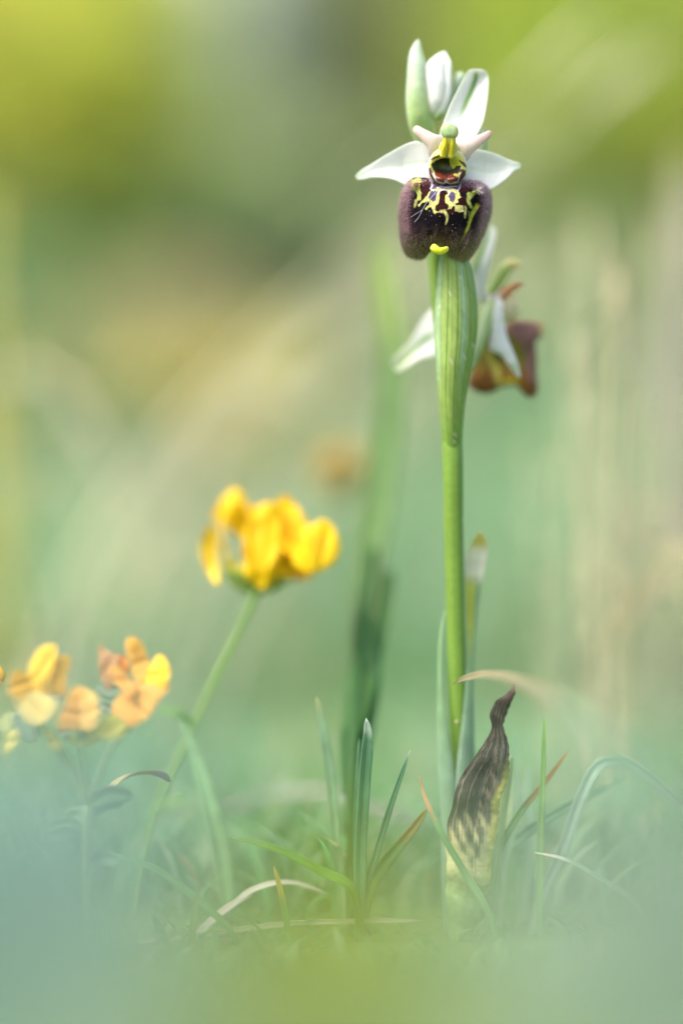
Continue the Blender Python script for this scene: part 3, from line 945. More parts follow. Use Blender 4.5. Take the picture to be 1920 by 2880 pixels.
def lip_relief(PX, PY):
    u = (PX - 1060) / 0.24235; v = (PY - 320) / 0.24235
    z = 1.5 * g2(u, v, 405, 820, 80, 60) + 1.5 * g2(u, v, 1165, 885, 80, 55)
    z += 0.9 * g2(u, v, 400, 1480, 130, 160) + 0.9 * g2(u, v, 1080, 1500, 130, 170) + 0.5 * g2(u, v, 735, 1430, 80, 90)
    z += 0.5 * g2(u, v, 780, 1180, 260, 260)
    for pts, a in (([(1150, 1060, 0), (1080, 1240, 0), (1010, 1420, 0), (920, 1650, 0)], 0.7), ([(450, 1010, 0), (480, 1200, 0), (520, 1400, 0)], 0.12),
                   ([(620, 1600, 0), (620, 1400, 0)], 0.6), ([(850, 1640, 0), (830, 1430, 0)], 0.5), ([(640, 800, 0), (960, 800, 0)], 0.8)):
        dd = strokedist(u, v, pts)
        z -= a * np.exp(-(dd / 38)**2)
    z += 0.05 * vnoise(np.stack([u.ravel() / 40, v.ravel() / 40, 0 * u.ravel()], -1), 1.0, 5).reshape(u.shape)
    return z


lip_in = [(790 + (p[0] - 790) * 0.945, 1170 + (p[1] - 1170) * (0.965 if p[1] > 1170 else 1.0)) for p in lip_out]
lipV, lipF, lpx, lpy, lr, lfm = pillow_geo([Z2(*p) for p in lip_in], 2.2, 4.2, 1.0, centre=Z2(790, 1170), nt=300, nr=90, p=2.2, relief=lip_relief)
lu, lv = (lpx - 1060) / 0.24235, (lpy - 320) / 0.24235
lcol = lip_pattern(lu, lv)
_rim = sstep(0.74, 1.0, lr)**1.5 * sstep(770, 880, lv) * np.where((lcol[:, 1] > 0.12) & (lv < 1100), 0.15, 1.0)
lcol = mixc(lcol, mixc(np.tile((0.42, 0.23, 0.30), (len(lr), 1)), (0.36, 0.25, 0.20), sstep(1250, 1600, lv)), 0.9 * _rim)
lip = mk('lip', lipV, lipF, M_lip, fl, lcol)
lip['label'] = 'dark velvety patterned lip'


# velvet hairs on the lip
def hairs(name, V, px, py, cu, cv, weight, N, length, radius, colfn, parent, lift=0.35):
    idx = RNG.choice(len(V), N, p=weight / weight.sum())
    P = V[idx] + RNG.normal(size=(N, 3)) * 0.04
    c = V.mean(0)
    out = P - c
    out[:, 1] *= 0.5
    out /= np.linalg.norm(out, axis=1, keepdims=True) + 1e-9
    dirn = out + np.array([0, -lift, -0.55]) + RNG.normal(size=(N, 3)) * 0.22
    dirn /= np.linalg.norm(dirn, axis=1, keepdims=True)
    L = length(idx) * RNG.uniform(0.6, 1.2, N)
    a = np.cross(dirn, [0.2, 0.9, 0.1]); a /= np.linalg.norm(a, axis=1, keepdims=True)
    b = np.cross(dirn, a)
    T = P + dirn * L[:, None] + np.array([0, 0, -0.12]) * L[:, None]
    Vh = np.stack([P + a * radius, P - a * radius * .5 + b * radius * .87, P - a * radius * .5 - b * radius * .87, T], 1).reshape(-1, 3)
    k = (np.arange(N) * 4)[:, None]
    Fh = np.concatenate([k + np.array([[0, 1, 3]]), k + np.array([[1, 2, 3]]), k + np.array([[2, 0, 3]])])
    ch = np.repeat(colfn(idx), 4, axis=0)
    o = mk(name, Vh, [Fh], M_hair, parent, ch, smooth=False)
    o['kind'] = 'stuff'
    return o


front = lfm & (lr > 0.3)
inmark = (lcol.max(1) > 0.44)
edge = sstep(0.84, 1.0, lr)
low = sstep(1300, 1600, lv)
wgt_edge = front * sstep(0.58, 1.0, lr)**2.5 * sstep(740, 860, lv) * np.where(inmark, 0.1, 1.0)
wgt_low = front * (0.03 + low) * lr * np.where(inmark, 0.05, 1.0)


def hcol_edge(i):
    c = mixc(np.tile((0.88, 0.60, 0.68), (len(i), 1)), (0.80, 0.64, 0.52), low[i])
    c = mixc(np.tile((0.16, 0.08, 0.11), (len(i), 1)), c, sstep(0.7, 0.97, lr[i]))
    return c * RNG.uniform(0.25, 1.15, (len(i), 1))


def hcol_low(i):
    c = mixc(np.tile((0.06, 0.035, 0.04), (len(i), 1)), (0.56, 0.42, 0.32), low[i])
    return c * RNG.uniform(0.15, 1.5, (len(i), 1))


hairs('lip_fur', lipV, lpx, lpy, 0, 0, wgt_edge, 11000, lambda i: 0.24 + 0.42 * edge[i], 0.024, hcol_edge, fl, lift=0.15)
hairs('lip_fur', lipV, lpx, lpy, 0, 0, wgt_edge * edge, 2600, lambda i: 0.55 + 0.35 * edge[i], 0.022, lambda i: np.minimum(hcol_edge(i) * 1.25, 0.95), fl, lift=0.1)
hairs('lip_fur', lipV, lpx, lpy, 0, 0, wgt_low, 8000, lambda i: np.full(len(i), 0.34), 0.034, hcol_low, fl)

# hairy little tufts on the right horn, white
tip = W(*Z2(1190, 880), -1.6)
hv, hf = [], []
for i in range(60):
    a = random.uniform(0, 6.28); p = tip + RNG.normal(size=3) * 0.25
    q = p + np.array([math.cos(a) * .5, -0.4, math.sin(a) * .5 + .1])
    k = len(hv); s = np.array([0.018, 0, 0.018])
    hv += [p - s, p + s, q]; hf += [[k, k + 1, k + 2]]
mk('horn_hair', np.array(hv), [np.array(hf)], M_hair, fl, np.tile((0.75, 0.7, 0.68), (len(hv), 1)), smooth=False)['kind'] = 'stuff'

# pollen specks and a strand of gossamer on the lip
sv = []
def lip_surface(u, v):
    k = np.argmin((lu[lfm] - u)**2 + (lv[lfm] - v)**2)
    return lipV[lfm][k]
pts = [(820, 740), (740, 830), (640, 960), (570, 1040), (525, 1120), (480, 1200), (430, 1260)]
tubeobj('gossamer', [lip_surface(*p) + np.array([0, -0.35, 0]) for p in pts], [0.022] * len(pts), M_hair, fl, lambda v, a, P: np.tile((0.75, 0.75, 0.8), (len(v), 1)), n=40, m=5)
tubeobj('gossamer', [lip_surface(*p) + np.array([0, -0.35, 0]) for p in [(525, 1120), (450, 1165), (390, 1200)]], [0.018] * 3, M_hair, fl, lambda v, a, P: np.tile((0.7, 0.7, 0.75), (len(v), 1)), n=20, m=5)
Vp, Fp = [], []
for (u, v) in [(606, 1130), (627, 1185), (676, 1164), (727, 1192), (872, 1163), (563, 1222), (681, 1289), (877, 1288), (823, 865), (610, 905), (658, 940), (622, 885), (537, 832), (746, 676), (856, 708), (870, 1362), (852, 790), (655, 1085), (912, 1330), (1040, 1260)]:
    p = lip_surface(u, v) + np.array([0, -0.12, 0])
    k = len(Vp); r = 0.045
    Vp += [p + np.array(q) * r for q in ((1, 0, 0), (-1, 0, 0), (0, 1, 0), (0, -1, 0), (0, 0, 1), (0, 0, -1))]
    Fp += [[k + a, k + b, k + c] for a, b, c in ((0, 2, 4), (2, 1, 4), (1, 3, 4), (3, 0, 4), (2, 0, 5), (1, 2, 5), (3, 1, 5), (0, 3, 5))]
mk('pollen', np.array(Vp), [np.array(Fp)], M_petal, fl, np.tile((0.9, 0.88, 0.8), (len(Vp), 1)))['kind'] = 'stuff'


# appendage
def appcol(px, py, r):
    c = np.tile((0.66, 0.70, 0.03), (len(px), 1))
    return mixc(c, (0.76, 0.78, 0.22), sstep(0.6, 1, r) * 0.5)


pillow('lip_appendage', [Z2(*p) for p in [(612, 1565), (632, 1522), (668, 1508), (700, 1530), (735, 1552), (775, 1545), (812, 1538), (832, 1560), (815, 1600), (775, 1628), (730, 1637), (680, 1628), (640, 1605)]],
       -1.5, 0.9, 0.9, M_waxy, fl, appcol, centre=Z2(718, 1585), nt=80, nr=18)

# stigmatic cavity
cav_out = [(790, 380), (735, 395), (680, 425), (635, 475), (602, 550), (586, 640), (598, 715), (640, 775), (715, 815), (815, 822), (915, 815), (985, 775), (1035, 715), (1052, 640), (1035, 555), (995, 470), (945, 425), (895, 395), (845, 380)]


def cav_col(px, py, r):
    u = (px - 1060) / 0.24235; v = (py - 320) / 0.24235
    P = np.stack([u / 60, v / 60, 0 * u], -1)
    uu = u + 9 * vnoise(P, 1.7, 31); vv = v + 9 * vnoise(P, 1.7, 32)
    c = np.tile((0.58, 0.56, 0.10), (len(u), 1))
    c = mixc(c, (0.62, 0.60, 0.30), 0.6 * sstep(520, 400, v))
    c = mixc(c, (0.40, 0.46, 0.02), np.exp(-(((u - 890) / 70)**2 + ((v - 585) / 60)**2)))
    c = mixc(c, (0.06, 0.015, 0.012), inpoly(uu, vv, [(640, 650), (1000, 640), (1000, 790), (815, 830), (640, 790)]).astype(float))
    c = mixc(c, (0.13, 0.024, 0.008), (inpoly(uu, vv, [(665, 680), (730, 690), (800, 720), (815, 760), (780, 795), (710, 785), (672, 740)]) | inpoly(uu, vv, [(830, 715), (880, 690), (925, 700), (930, 770), (890, 800), (840, 795), (815, 760)])).astype(float))
    c = mixc(c, (0.026, 0.028, 0.012), inpoly(uu, vv, [(636, 590), (680, 545), (760, 515), (835, 525), (852, 600), (880, 640), (920, 605), (972, 600), (955, 660), (900, 690), (830, 690), (740, 670), (655, 660)]).astype(float))
    c = mixc(c, (0.10, 0.11, 0.015), 0.8 * np.exp(-(((u - 745) / 50)**2 + ((v - 600) / 35)**2)))
    for pts, col in (([(600, 545, 8), (650, 515, 14), (720, 492, 10)], (0.09, 0.04, 0.02)), ([(955, 540, 8), (985, 570, 16), (1025, 612, 12)], (0.10, 0.045, 0.02)),
                     ([(610, 640, 16), (620, 690, 22), (650, 740, 14)], (0.07, 0.018, 0.02)), ([(1010, 670, 14), (1000, 720, 22), (965, 770, 14)], (0.07, 0.018, 0.02)),
                     ([(655, 660, 8), (660, 720, 9), (690, 780, 8)], (0.55, 0.50, 0.15)), ([(900, 705, 14), (935, 725, 14), (960, 690, 10)], (0.52, 0.48, 0.10))):
        c = mixc(c, col, sstep(6, -6, strokedist(uu, vv, pts)))
    for pts in ([(640, 690, 5), (690, 782, 7), (765, 812, 8), (802, 778, 12), (850, 814, 8), (930, 792, 7), (955, 720, 5)],):
        c = mixc(c, LIL, sstep(6, -6, strokedist(uu, vv, pts)))
    c = mixc(c, (0.72, 0.70, 0.68), sstep(0.93, 0.97, r) * sstep(430, 520, v) * sstep(790, 740, v))
    return c


def cav_depth(PX, PY):
    u = (PX - 1060) / 0.24235; v = (PY - 320) / 0.24235
    z = -2.6 * np.exp(-(((u - 800) / 150)**2 + ((v - 620) / 120)**2) ** 1.5)
    z += 0.5 * g2(u, v, 740, 745, 60, 50) + 0.5 * g2(u, v, 880, 745, 55, 50)
    return z


pillow('stigmatic_cavity', [Z2(*p) for p in cav_out], 0.4, 2.6, 1.0, M_cav, fl, cav_col, centre=Z2(815, 610), nt=160, nr=60, p=2.6, relief=cav_depth)

# column with anther head and the two pollinia
def colcol(v, a, P):
    c = mixc(np.tile((0.58, 0.60, 0.14), (len(v), 1)), (0.66, 0.62, 0.22), sstep(0.3, 1, v))
    c = mixc(c, (0.32, 0.44, 0.06), 0.8 * np.exp(-((a - 1.57) / 0.28)**2) * sstep(0.0, 0.1, v))
    return c


tubeobj('column', [W(*Z2(838, 230), -3.3), W(*Z2(836, 320), -2.9), W(*Z2(829, 385), -1.5), W(*Z2(824, 428), 1.0)], [0.95, 0.92, 1.2, 1.6], M_waxy, fl, colcol, n=40, m=24)


def headcol(px, py, r):
    u = (px - 1060) / 0.24235; v = (py - 320) / 0.24235
    c = np.tile((0.36, 0.49, 0.24), (len(u), 1))
    P = np.stack([u / 40, v / 40, 0 * u], -1)
    c = c * (1 + 0.15 * vnoise(P, 2.0, 6))[:, None]
    c = mixc(c, (0.60, 0.56, 0.16), sstep(890, 925, u) * sstep(160, 240, v))
    c = mixc(c, (0.66, 0.66, 0.36), 0.6 * sstep(0.9, 1, r))
    return c


pillow('anther_head', [Z2(*p) for p in [(734, 190), (752, 140), (796, 114), (852, 114), (906, 132), (938, 172), (944, 228), (924, 272), (884, 290), (828, 292), (780, 282), (746, 244)]],
       -3.2, 1.2, 1.1, M_waxy, fl, headcol, nt=60, nr=20, p=3.0)
for pts in ([(795, 285), (785, 370), (765, 440), (757, 492)], [(872, 285), (868, 370), (860, 440), (855, 500)]):
    d = [-3.9, -3.7, -3.2, -2.8]
    tubeobj('pollinium', [W(*Z2(*p), dd) for p, dd in zip(pts, d)] + [W(*Z2(pts[-1][0], pts[-1][1] + 22), -2.75)], [0.22, 0.25, 0.30, 0.42, 0.12], M_waxy, fl,
            lambda v, a, P: mixc(np.tile((0.74, 0.60, 0.02), (len(v), 1)), (0.74, 0.66, 0.14), sstep(0.6, 1, v)), n=26, m=12)

# ---------------- second flower, seen from behind
f2 = empty('flower', base_pt, orchid)
f2['label'] = 'second flower turned away, brown lip seen from behind'
D2 = 14.0
tubeobj('ovary', [W(*Z3(765, 1230), 8), W(*Z3(800, 1100), 9.5), W(*Z3(860, 930), 11.5), W(*Z3(905, 770), 13), W(*Z3(930, 660), 14)], [0.3, 0.75, 1.0, 1.05, 0.8], M_stem, f2,
        lambda v, a, P: mixc(np.tile((0.34, 0.48, 0.16), (len(v), 1)), (0.52, 0.64, 0.46), 0.7 * np.exp(-((np.abs(a - 2.0)) / 0.35)**2)) * (1 + .1 * np.cos(a * 5))[:, None], n=30, m=16)


def d2col(u, v, P):
    c = np.tile(WHITE, (len(u), 1))
    c = mixc(c, (0.11, 0.29, 0.008), 0.97 * sstep(0.05, -0.35, u) * sstep(-1.0, -0.8, u) * sstep(0.25, 0.5, v))
    return mixc(c, (0.60, 0.70, 0.50), 0.4 * sstep(0.9, 1, v))


petal('dorsal_sepal', st(Z3, [(815, 660, 875, 650, D2), (785, 540, 885, 520, D2 - .5), (765, 390, 905, 400, D2 - 1), (800, 320, 930, 300, D2 - 1), (845, 210, 952, 200, D2 - .8), (880, 100, 970, 95, D2 - .4), (905, 45, 945, 42, D2)]),
      M_petal, f2, d2col, bulge=[0.2, 0.4, 0.3, -0.3, -0.4], thick=0.4, n=40, m=21)


def l2col(u, v, P):
    c = np.tile(WHITE * 0.97, (len(u), 1))
    c = mixc(c, (0.09, 0.27, 0.006), 0.97 * np.exp(-((u - 0.1) / (0.10 + 0.22 * v))**2) * sstep(0.05, 0.3, v))
    return mixc(c, (0.50, 0.62, 0.26), 0.4 * sstep(0.4, 0.8, v))


petal('lateral_sepal', st(Z3, [(560, 640, 560, 1100, D2), (500, 680, 500, 1108, D2), (430, 735, 440, 1115, D2 + .5), (370, 810, 340, 1140, D2 + 1), (290, 950, 260, 1190, D2 + 1.5), (200, 1058, 205, 1222, D2 + 2), (140, 1118, 160, 1236, D2 + 2), (115, 1170, 142, 1222, D2 + 2)]),
      M_petal, f2, l2col, bulge=[0.3, -0.4, -0.5, -0.5, -0.3], thick=0.4, n=40, m=25)


def r2col(u, v, P):
    c = np.tile(WHITE, (len(u), 1))
    c = mixc(c, (0.56, 0.66, 0.58), 0.35 * np.exp(-((u + 0.15) / 0.2)**2))
    return mixc(c, (0.20, 0.40, 0.08), 0.9 * np.exp(-((u + 0.1) / 0.4)**2) * sstep(0.80, 0.84, v) * sstep(0.97, 0.93, v))


petal('lateral_sepal', st(Z3, [(975, 640, 1020, 640, D2 - 1), (955, 690, 1028, 690, D2 - 1.5), (932, 850, 1036, 850, D2 - 2), (922, 960, 1062, 960, D2 - 2.2), (916, 1055, 1095, 1040, D2 - 2.4), (1000, 1092, 1122, 1110, D2 - 2.6), (1065, 1170, 1148, 1180, D2 - 2.8), (1115, 1242, 1162, 1240, D2 - 3), (1150, 1282, 1170, 1280, D2 - 3)]),
      M_petal, f2, r2col, bulge=[0.2, 0.5, 0.6, 0.4, 0.2], thick=0.5, n=50, m=21)


def p2col(u, v, P):
    c = mixc(np.tile((0.70, 0.66, 0.66), (len(u), 1)), (0.52, 0.26, 0.12), sstep(0.3, 0.55, v))
    return mixc(c, (0.60, 0.30, 0.26), sstep(0.8, 1, v))


petal('petal', st(Z3, [(845, 585, 860, 690, D2), (880, 595, 900, 680, D2), (935, 612, 965, 662, D2 - .5), (985, 585, 1030, 665, D2 - 1), (1075, 532, 1090, 602, D2 - 1), (1150, 506, 1160, 552, D2 - .5), (1188, 515, 1192, 540, D2)]),
      M_petal, f2, p2col, bulge=0.4, thick=0.4, n=34, m=13)
tubeobj('column', [W(*Z3(920, 600), D2 + 1), W(*Z3(985, 500), D2 + .8), W(*Z3(1040, 405), D2 + .5), W(*Z3(1090, 355), D2 + .3), W(*Z3(1140, 370), D2), W(*Z3(1160, 395), D2)], [0.75, 0.95, 1.0, 0.85, 0.62, 0.25], M_waxy, f2,
        lambda v, a, P: mixc(np.tile((0.38, 0.50, 0.16), (len(v), 1)), (0.62, 0.56, 0.24), sstep(0.55, 0.85, v)), n=40, m=18)
pillow('stigmatic_cavity', [Z3(*p) for p in [(1030, 660), (1105, 590), (1135, 640), (1156, 735), (1130, 800), (1082, 840), (1035, 810), (1028, 730)]], D2 + 1, 1.2, 1.2, M_waxy, f2,
       lambda px, py, r: mixc(np.tile((0.62, 0.58, 0.38), (len(px), 1)), (0.66, 0.50, 0.2), sstep(0.5, 1, r) * 0.5), nt=48, nr=12)
lip2_out = [(1040, 865), (1110, 826), (1200, 820), (1320, 838), (1400, 878), (1395, 912), (1335, 922), (1296, 940), (1292, 1040), (1300, 1150), (1298, 1260), (1312, 1375), (1275, 1448), (1205, 1430), (1165, 1380), (1130, 1342), (1060, 1345), (1000, 1372), (910, 1412), (825, 1402), (765, 1370), (745, 1330), (790, 1190), (850, 1050), (910, 930), (975, 885)]


def lip2col(px, py, r):
    u = (px - 1060) / 0.34439; v = (py - 620) / 0.34439
    P = np.stack([u / 60, v / 60, 0 * u], -1)
    uu = u + 8 * vnoise(P, 1.3, 41); vv = v + 8 * vnoise(P, 1.3, 42)
    c = np.tile((0.15, 0.12, 0.025), (len(u), 1))
    c = mixc(c, (0.16, 0.07, 0.02), sstep(1150, 1300, v))
    c = mixc(c, (0.17, 0.16, 0.03), np.exp(-(((u - 1130) / 90)**2 + ((v - 1080) / 100)**2)))
    c = mixc(c, (0.36, 0.32, 0.07), sstep(10, -10, strokedist(uu, vv, [(855, 1010, 22), (920, 1110, 26), (970, 1210, 26), (1000, 1340, 24)])))
    c = mixc(c, (0.50, 0.44, 0.02), np.exp(-(((u - 1090) / 60)**2 + ((v - 1320) / 32)**2)))
    c = mixc(c, (0.19, 0.10, 0.10), inpoly(uu, vv, [(1020, 850), (1200, 800), (1330, 840), (1310, 1320), (1250, 1330), (1215, 1200), (1210, 1090), (1150, 985), (1050, 900)]).astype(float) * 0.9)
    c = mixc(c, (0.45, 0.30, 0.06), sstep(1300, 1340, u) * sstep(960, 920, v))
    c = mixc(c, (0.42, 0.24, 0.14), 0.5 * sstep(0.90, 1.0, r))
    return c


def lip2_relief(PX, PY):
    u = (PX - 1060) / 0.34439; v = (PY - 620) / 0.34439
    return -2.6 * g2(u, v, 1030, 1130, 150, 170) - 0.6 * g2(u, v, 1200, 1200, 60, 160)


V2, Fa2, px2, py2, r2, fm2 = pillow_geo([Z3(*p) for p in lip2_out], D2 + 4, 2.6, 2.0, centre=Z3(1060, 1120), nt=160, nr=50, p=2.4, relief=lip2_relief)
mk('lip', V2, Fa2, M_lip, f2, lip2col(px2, py2, r2))
w2 = fm2 * sstep(0.85, 1, r2) * r2 + 1e-9
hairs('lip_fur', V2, px2, py2, 0, 0, w2, 3500, lambda i: np.full(len(i), 0.38), 0.022, lambda i: np.tile((0.48, 0.30, 0.22), (len(i), 1)) * RNG.uniform(.6, 1.2, (len(i), 1)), f2)

# ---------------- sheathing stem leaf (two margins clasping the stem)
def sheath(u, v, P):
    c = np.tile((0.27, 0.43, 0.28), (len(u), 1))
    c = mixc(c, (0.42, 0.55, 0.46), 0.6 * sstep(0.55, 1.0, np.abs(u)))
    c = mixc(c, (0.26, 0.43, 0.18), 0.6 * sstep(0.45, 0.75, v))
    return c * (1 + 0.07 * np.cos(u * 20))[:, None]


def sheath_tip(u, v, P):
    c = sheath(u, v, P)
    c = mixc(c, (0.60, 0.62, 0.10), 0.9 * sstep(0.66, 0.8, v) * sstep(0.5, -0.1, u))
    c = mixc(c, (0.74, 0.74, 0.62), 0.9 * sstep(0.86, 0.9, v) * sstep(0.98, 0.95, v))
    return mixc(c, (0.62, 0.56, 0.16), 0.9 * sstep(0.95, 0.98, v))


petal('sheath_leaf', st(Z4, [(260, 3260, 340, 3260, 8, 7.4), (238, 2790, 345, 2790, 7, 6.4), (240, 2400, 345, 2360, 7, 6.4), (218, 2000, 335, 2050, 7, 6.4), (205, 1650, 296, 1760, 7.2, 6.6), (208, 1350, 262, 1500, 7.6, 7.0), (214, 1120, 238, 1180, 8.2, 7.6), (232, 950, 246, 960, 9, 8.6), (262, 820, 268, 820, 9.6, 9.4)]),
      M_leaf, orchid, sheath, bulge=[0.6, 0.6, 0.5, 0.3, 0.1], thick=0.25, n=50, m=13)
petal('sheath_leaf', st(Z4, [(345, 3260, 440, 3260, 7.4, 8.4), (342, 2790, 476, 2790, 6.4, 7.4), (345, 2360, 488, 2300, 6.4, 7.4), (345, 2050, 482, 1950, 6.4, 7.6), (376, 1760, 476, 1680, 6.6, 7.8), (404, 1520, 474, 1420, 7.2, 8), (424, 1200, 482, 1180, 7.8, 8.4), (422, 900, 502, 900, 8.2, 8.8), (414, 640, 540, 600, 8.4, 9), (415, 440, 568, 430, 8.6, 9.2), (455, 345, 580, 350, 8.8, 9.2), (505, 258, 545, 262, 9, 9.2)]),
      M_leaf, orchid, sheath_tip, bulge=[0.6, 0.6, 0.5, 0.3, -0.2, -0.7, -0.6], thick=0.3, n=70, m=15)


# withered basal leaf
def deadcol(u, v, P):
    n1 = vnoise(P * np.array([2.4, 1, 0.35]), 1.0, 14); n2 = vnoise(P, 0.9, 15)
    c = np.tile((0.33, 0.42, 0.16), (len(u), 1))
    c = mixc(c, (0.50, 0.46, 0.24), sstep(0.2, 0.36, v + 0.05 * n2))
    blk = sstep(0.33, 0.45, v + 0.09 * n1 - 0.10 * (u > 0.1))
    blk = np.maximum(blk, 0.85 * sstep(-0.15, 0.25, n1) * np.exp(-((u - 0.25) / 0.32)**2) * sstep(0.15, 0.32, v))
    c = mixc(c, (0.013, 0.016, 0.012), 0.97 * blk)
    fib = np.cos(u * 31 + 2.0 * n2) * np.cos(u * 17 + 1.0 + n1)
    c = mixc(c, (0.15, 0.14, 0.105), 0.75 * sstep(0.15, 0.8, fib + 0.35 * n1) * blk)
    c = mixc(c, (0.24, 0.38, 0.16), sstep(0.27, 0.12, v))
    c = mixc(c, (0.38, 0.24, 0.16), 0.75 * sstep(0.25, 0.7, n1) * sstep(0.42, 0.5, v) * sstep(0.72, 0.6, v) * np.exp(-((u - 0.1) / 0.4)**2))
    c = mixc(c, (0.48, 0.46, 0.10), 0.85 * sstep(0.6, 0.85, u + 0.1 * n2) * sstep(0.1, 0.3, v) * sstep(0.72, 0.62, v))
    c = mixc(c, (0.08, 0.06, 0.05), sstep(0.9, 0.96, v))
    return c


B2 = lambda u, v: (800 + 0.7143 * u, 1900 + 0.7143 * v)
petal('withered_leaf', st(B2, [(650, 1060, 760, 1060, 2), (636, 820, 800, 840, 0.5), (640, 620, 830, 640, 0), (658, 500, 850, 500, -0.3), (690, 405, 880, 380, -0.2), (738, 335, 886, 300, 0), (790, 250, 872, 240, 0.4), (812, 205, 866, 205, 0.8), (812, 150, 876, 160, 1.2), (826, 105, 888, 105, 1.6), (858, 80, 902, 74, 2), (884, 55, 904, 52, 2.2), (892, 30, 902, 30, 2.4)]),
      M_dead, orchid, deadcol, bulge=[0.6, 1.0, 1.2, 0.7, 0.9, 0.1, 0.3], thick=0.22, n=120, m=41, wav=0.75, seed=3, rag=0.28)['label'] = 'withered basal leaf with blackened twisted tip'
# a fresher basal leaf behind
petal('basal_leaf', st(B2, [(730, 1060, 800, 1060, 4), (760, 760, 850, 760, 4), (800, 560, 872, 560, 4.4), (835, 400, 895, 400, 4.8), (868, 300, 900, 320, 5)]), M_leaf, orchid, gcol((0.50, 0.62, 0.30)), bulge=0.8, thick=0.4, n=30, m=13)

# ------------------------------------------------------------------ grass in and near the plane of focus
GB = (0.15, 0.34, 0.16)
GD = (0.10, 0.25, 0.10)


def bp(*pts):
    return [W(*p) for p in pts]


tb = W(1010, 2640, 0)
tuft = tag(empty('grass_tuft', (tb[0], tb[1], -1)), 'small tuft of upright blue-green grass blades beside the withered leaf', 'grass tuft')
blade('blade', bp((1006, 2650, 0), (1012, 2520, 0), (1014, 2380, 0), (1026, 2180, -.5), (1034, 2060, -.8), (1029, 2019, -.8)), 1.75, M_leaf, tuft, gcol((0.11, 0.26, 0.14), (0.4, 0.5, 0.4), 0.97, vein=.1, edge=.5), tip=0.82, thick=0.18, n=40, m=9)
blade('blade', bp((1010, 2650, .5), (1026, 2510, .5), (1060, 2390, .3), (1110, 2230, 0), (1154, 2108, 0)), 1.05, M_leaf, tuft, gcol((0.11, 0.25, 0.14), (0.4, 0.5, 0.4), 0.97, edge=.5), tip=0.5, thick=0.15, n=36)
blade('blade', bp((1014, 2650, 1.5), (1034, 2510, 2), (1080, 2430, 2.5), (1150, 2345, 3), (1202, 2275, 3.2)), 1.9, M_leaf, tuft, gcol((0.12, 0.25, 0.07), (0.30, 0.26, 0.08), 0.72), tip=0.5, thick=0.15, n=30)
blade('blade', bp((1006, 2650, 2.5), (1004, 2515, 3), (1000, 2350, 3), (1005, 2150, 3), (1010, 2075, 3.5)), 0.8, M_leaf, tuft, gcol((0.14, 0.30, 0.16), vein=.05), tip=0.4, n=24)
blade('blade', bp((968, 2650, 5), (960, 2500, 6), (945, 2350, 7), (925, 2150, 8), (890, 1958, 9)), 1.5, M_leaf, tuft, gcol((0.24, 0.40, 0.23), (0.4, 0.44, 0.2), 0.95), tip=0.7, n=30)
blade('blade', bp((1016, 2650, -1), (985, 2500, -2), (900, 2452, -1), (800, 2400, 0), (720, 2372, .5), (648, 2356, 1)), 1.7, M_leaf, tuft, gcol((0.12, 0.28, 0.05), (0.16, 0.30, 0.1), 0.9, edge=.3), tip=0.35, face=(0.25, -0.7, 0.7), thick=0.15, n=36)

# the tall soft grass stem leaning away behind the orchid
tg = W(990, 2640, 6)
tall = tag(empty('tall_grass', (tg[0], tg[1], -1)), 'tall blurred dark green grass stem with two leaves leaning away behind the orchid', 'grass')
tubeobj('culm', bp((990, 2660, 5), (990, 2520, 6), (988, 2300, 12), (992, 2100, 18), (1010, 1850, 28), (1046, 1550, 38)), [0.85, 0.85, 0.9, 1.0, 1.1, 0.9], M_leaf, tall, lambda v, a, P: np.tile((0.05, 0.15, 0.04), (len(v), 1)), n=50, m=12)
blade('leaf', bp((1008, 1880, 27), (1045, 1550, 38), (1085, 1250, 48), (1105, 1000, 56), (1080, 820, 62), (1065, 660, 72)), 5.2, M_leaf, tall, gcol((0.15, 0.27, 0.09), (0.22, 0.33, 0.08), 0.7), tip=0.6, n=50, fold=0.12)
blade('leaf', bp((990, 2060, 19), (1020, 1900, 26), (1060, 1740, 32), (1098, 1600, 38)), 4.6, M_leaf, tall, gcol((0.07, 0.20, 0.045)), tip=0.35, n=30, fold=0.12)
blade('leaf', bp((988, 2240, 14), (1000, 2080, 20), (1030, 1900, 26), (1020, 1700, 30)), 5.0, M_leaf, tall, gcol((0.05, 0.16, 0.045)), tip=0.4, n=30, fold=0.12)


def single(label, pts, w, col, tipc=None, t0=0.85, name='grass_shoot', mat=None, **kw):
    b0, b1 = np.array(pts[0], float), np.array(pts[1], float)
    if name == 'grass_shoot' and W(*b0)[2] > -1:
        f = np.clip((b0 - b1) / max(1.0, b0[1] - b1[1]), -1.2, 1.2)
        need = (W(*b0)[2] + 1.5) / KPX
        pts = [(b0[0] + f[0] * need * 0.5, b0[1] + need, b0[2])] + list(pts)
    o = blade(name, bp(*pts), w, mat or M_leaf, None, gcol(col, tipc, t0, seed=len(label)), origin=W(*pts[0]), **kw)
    return tag(o, label, 'grass' if name == 'grass_shoot' else 'straw', 'single blades and straws at the foot of the orchid')


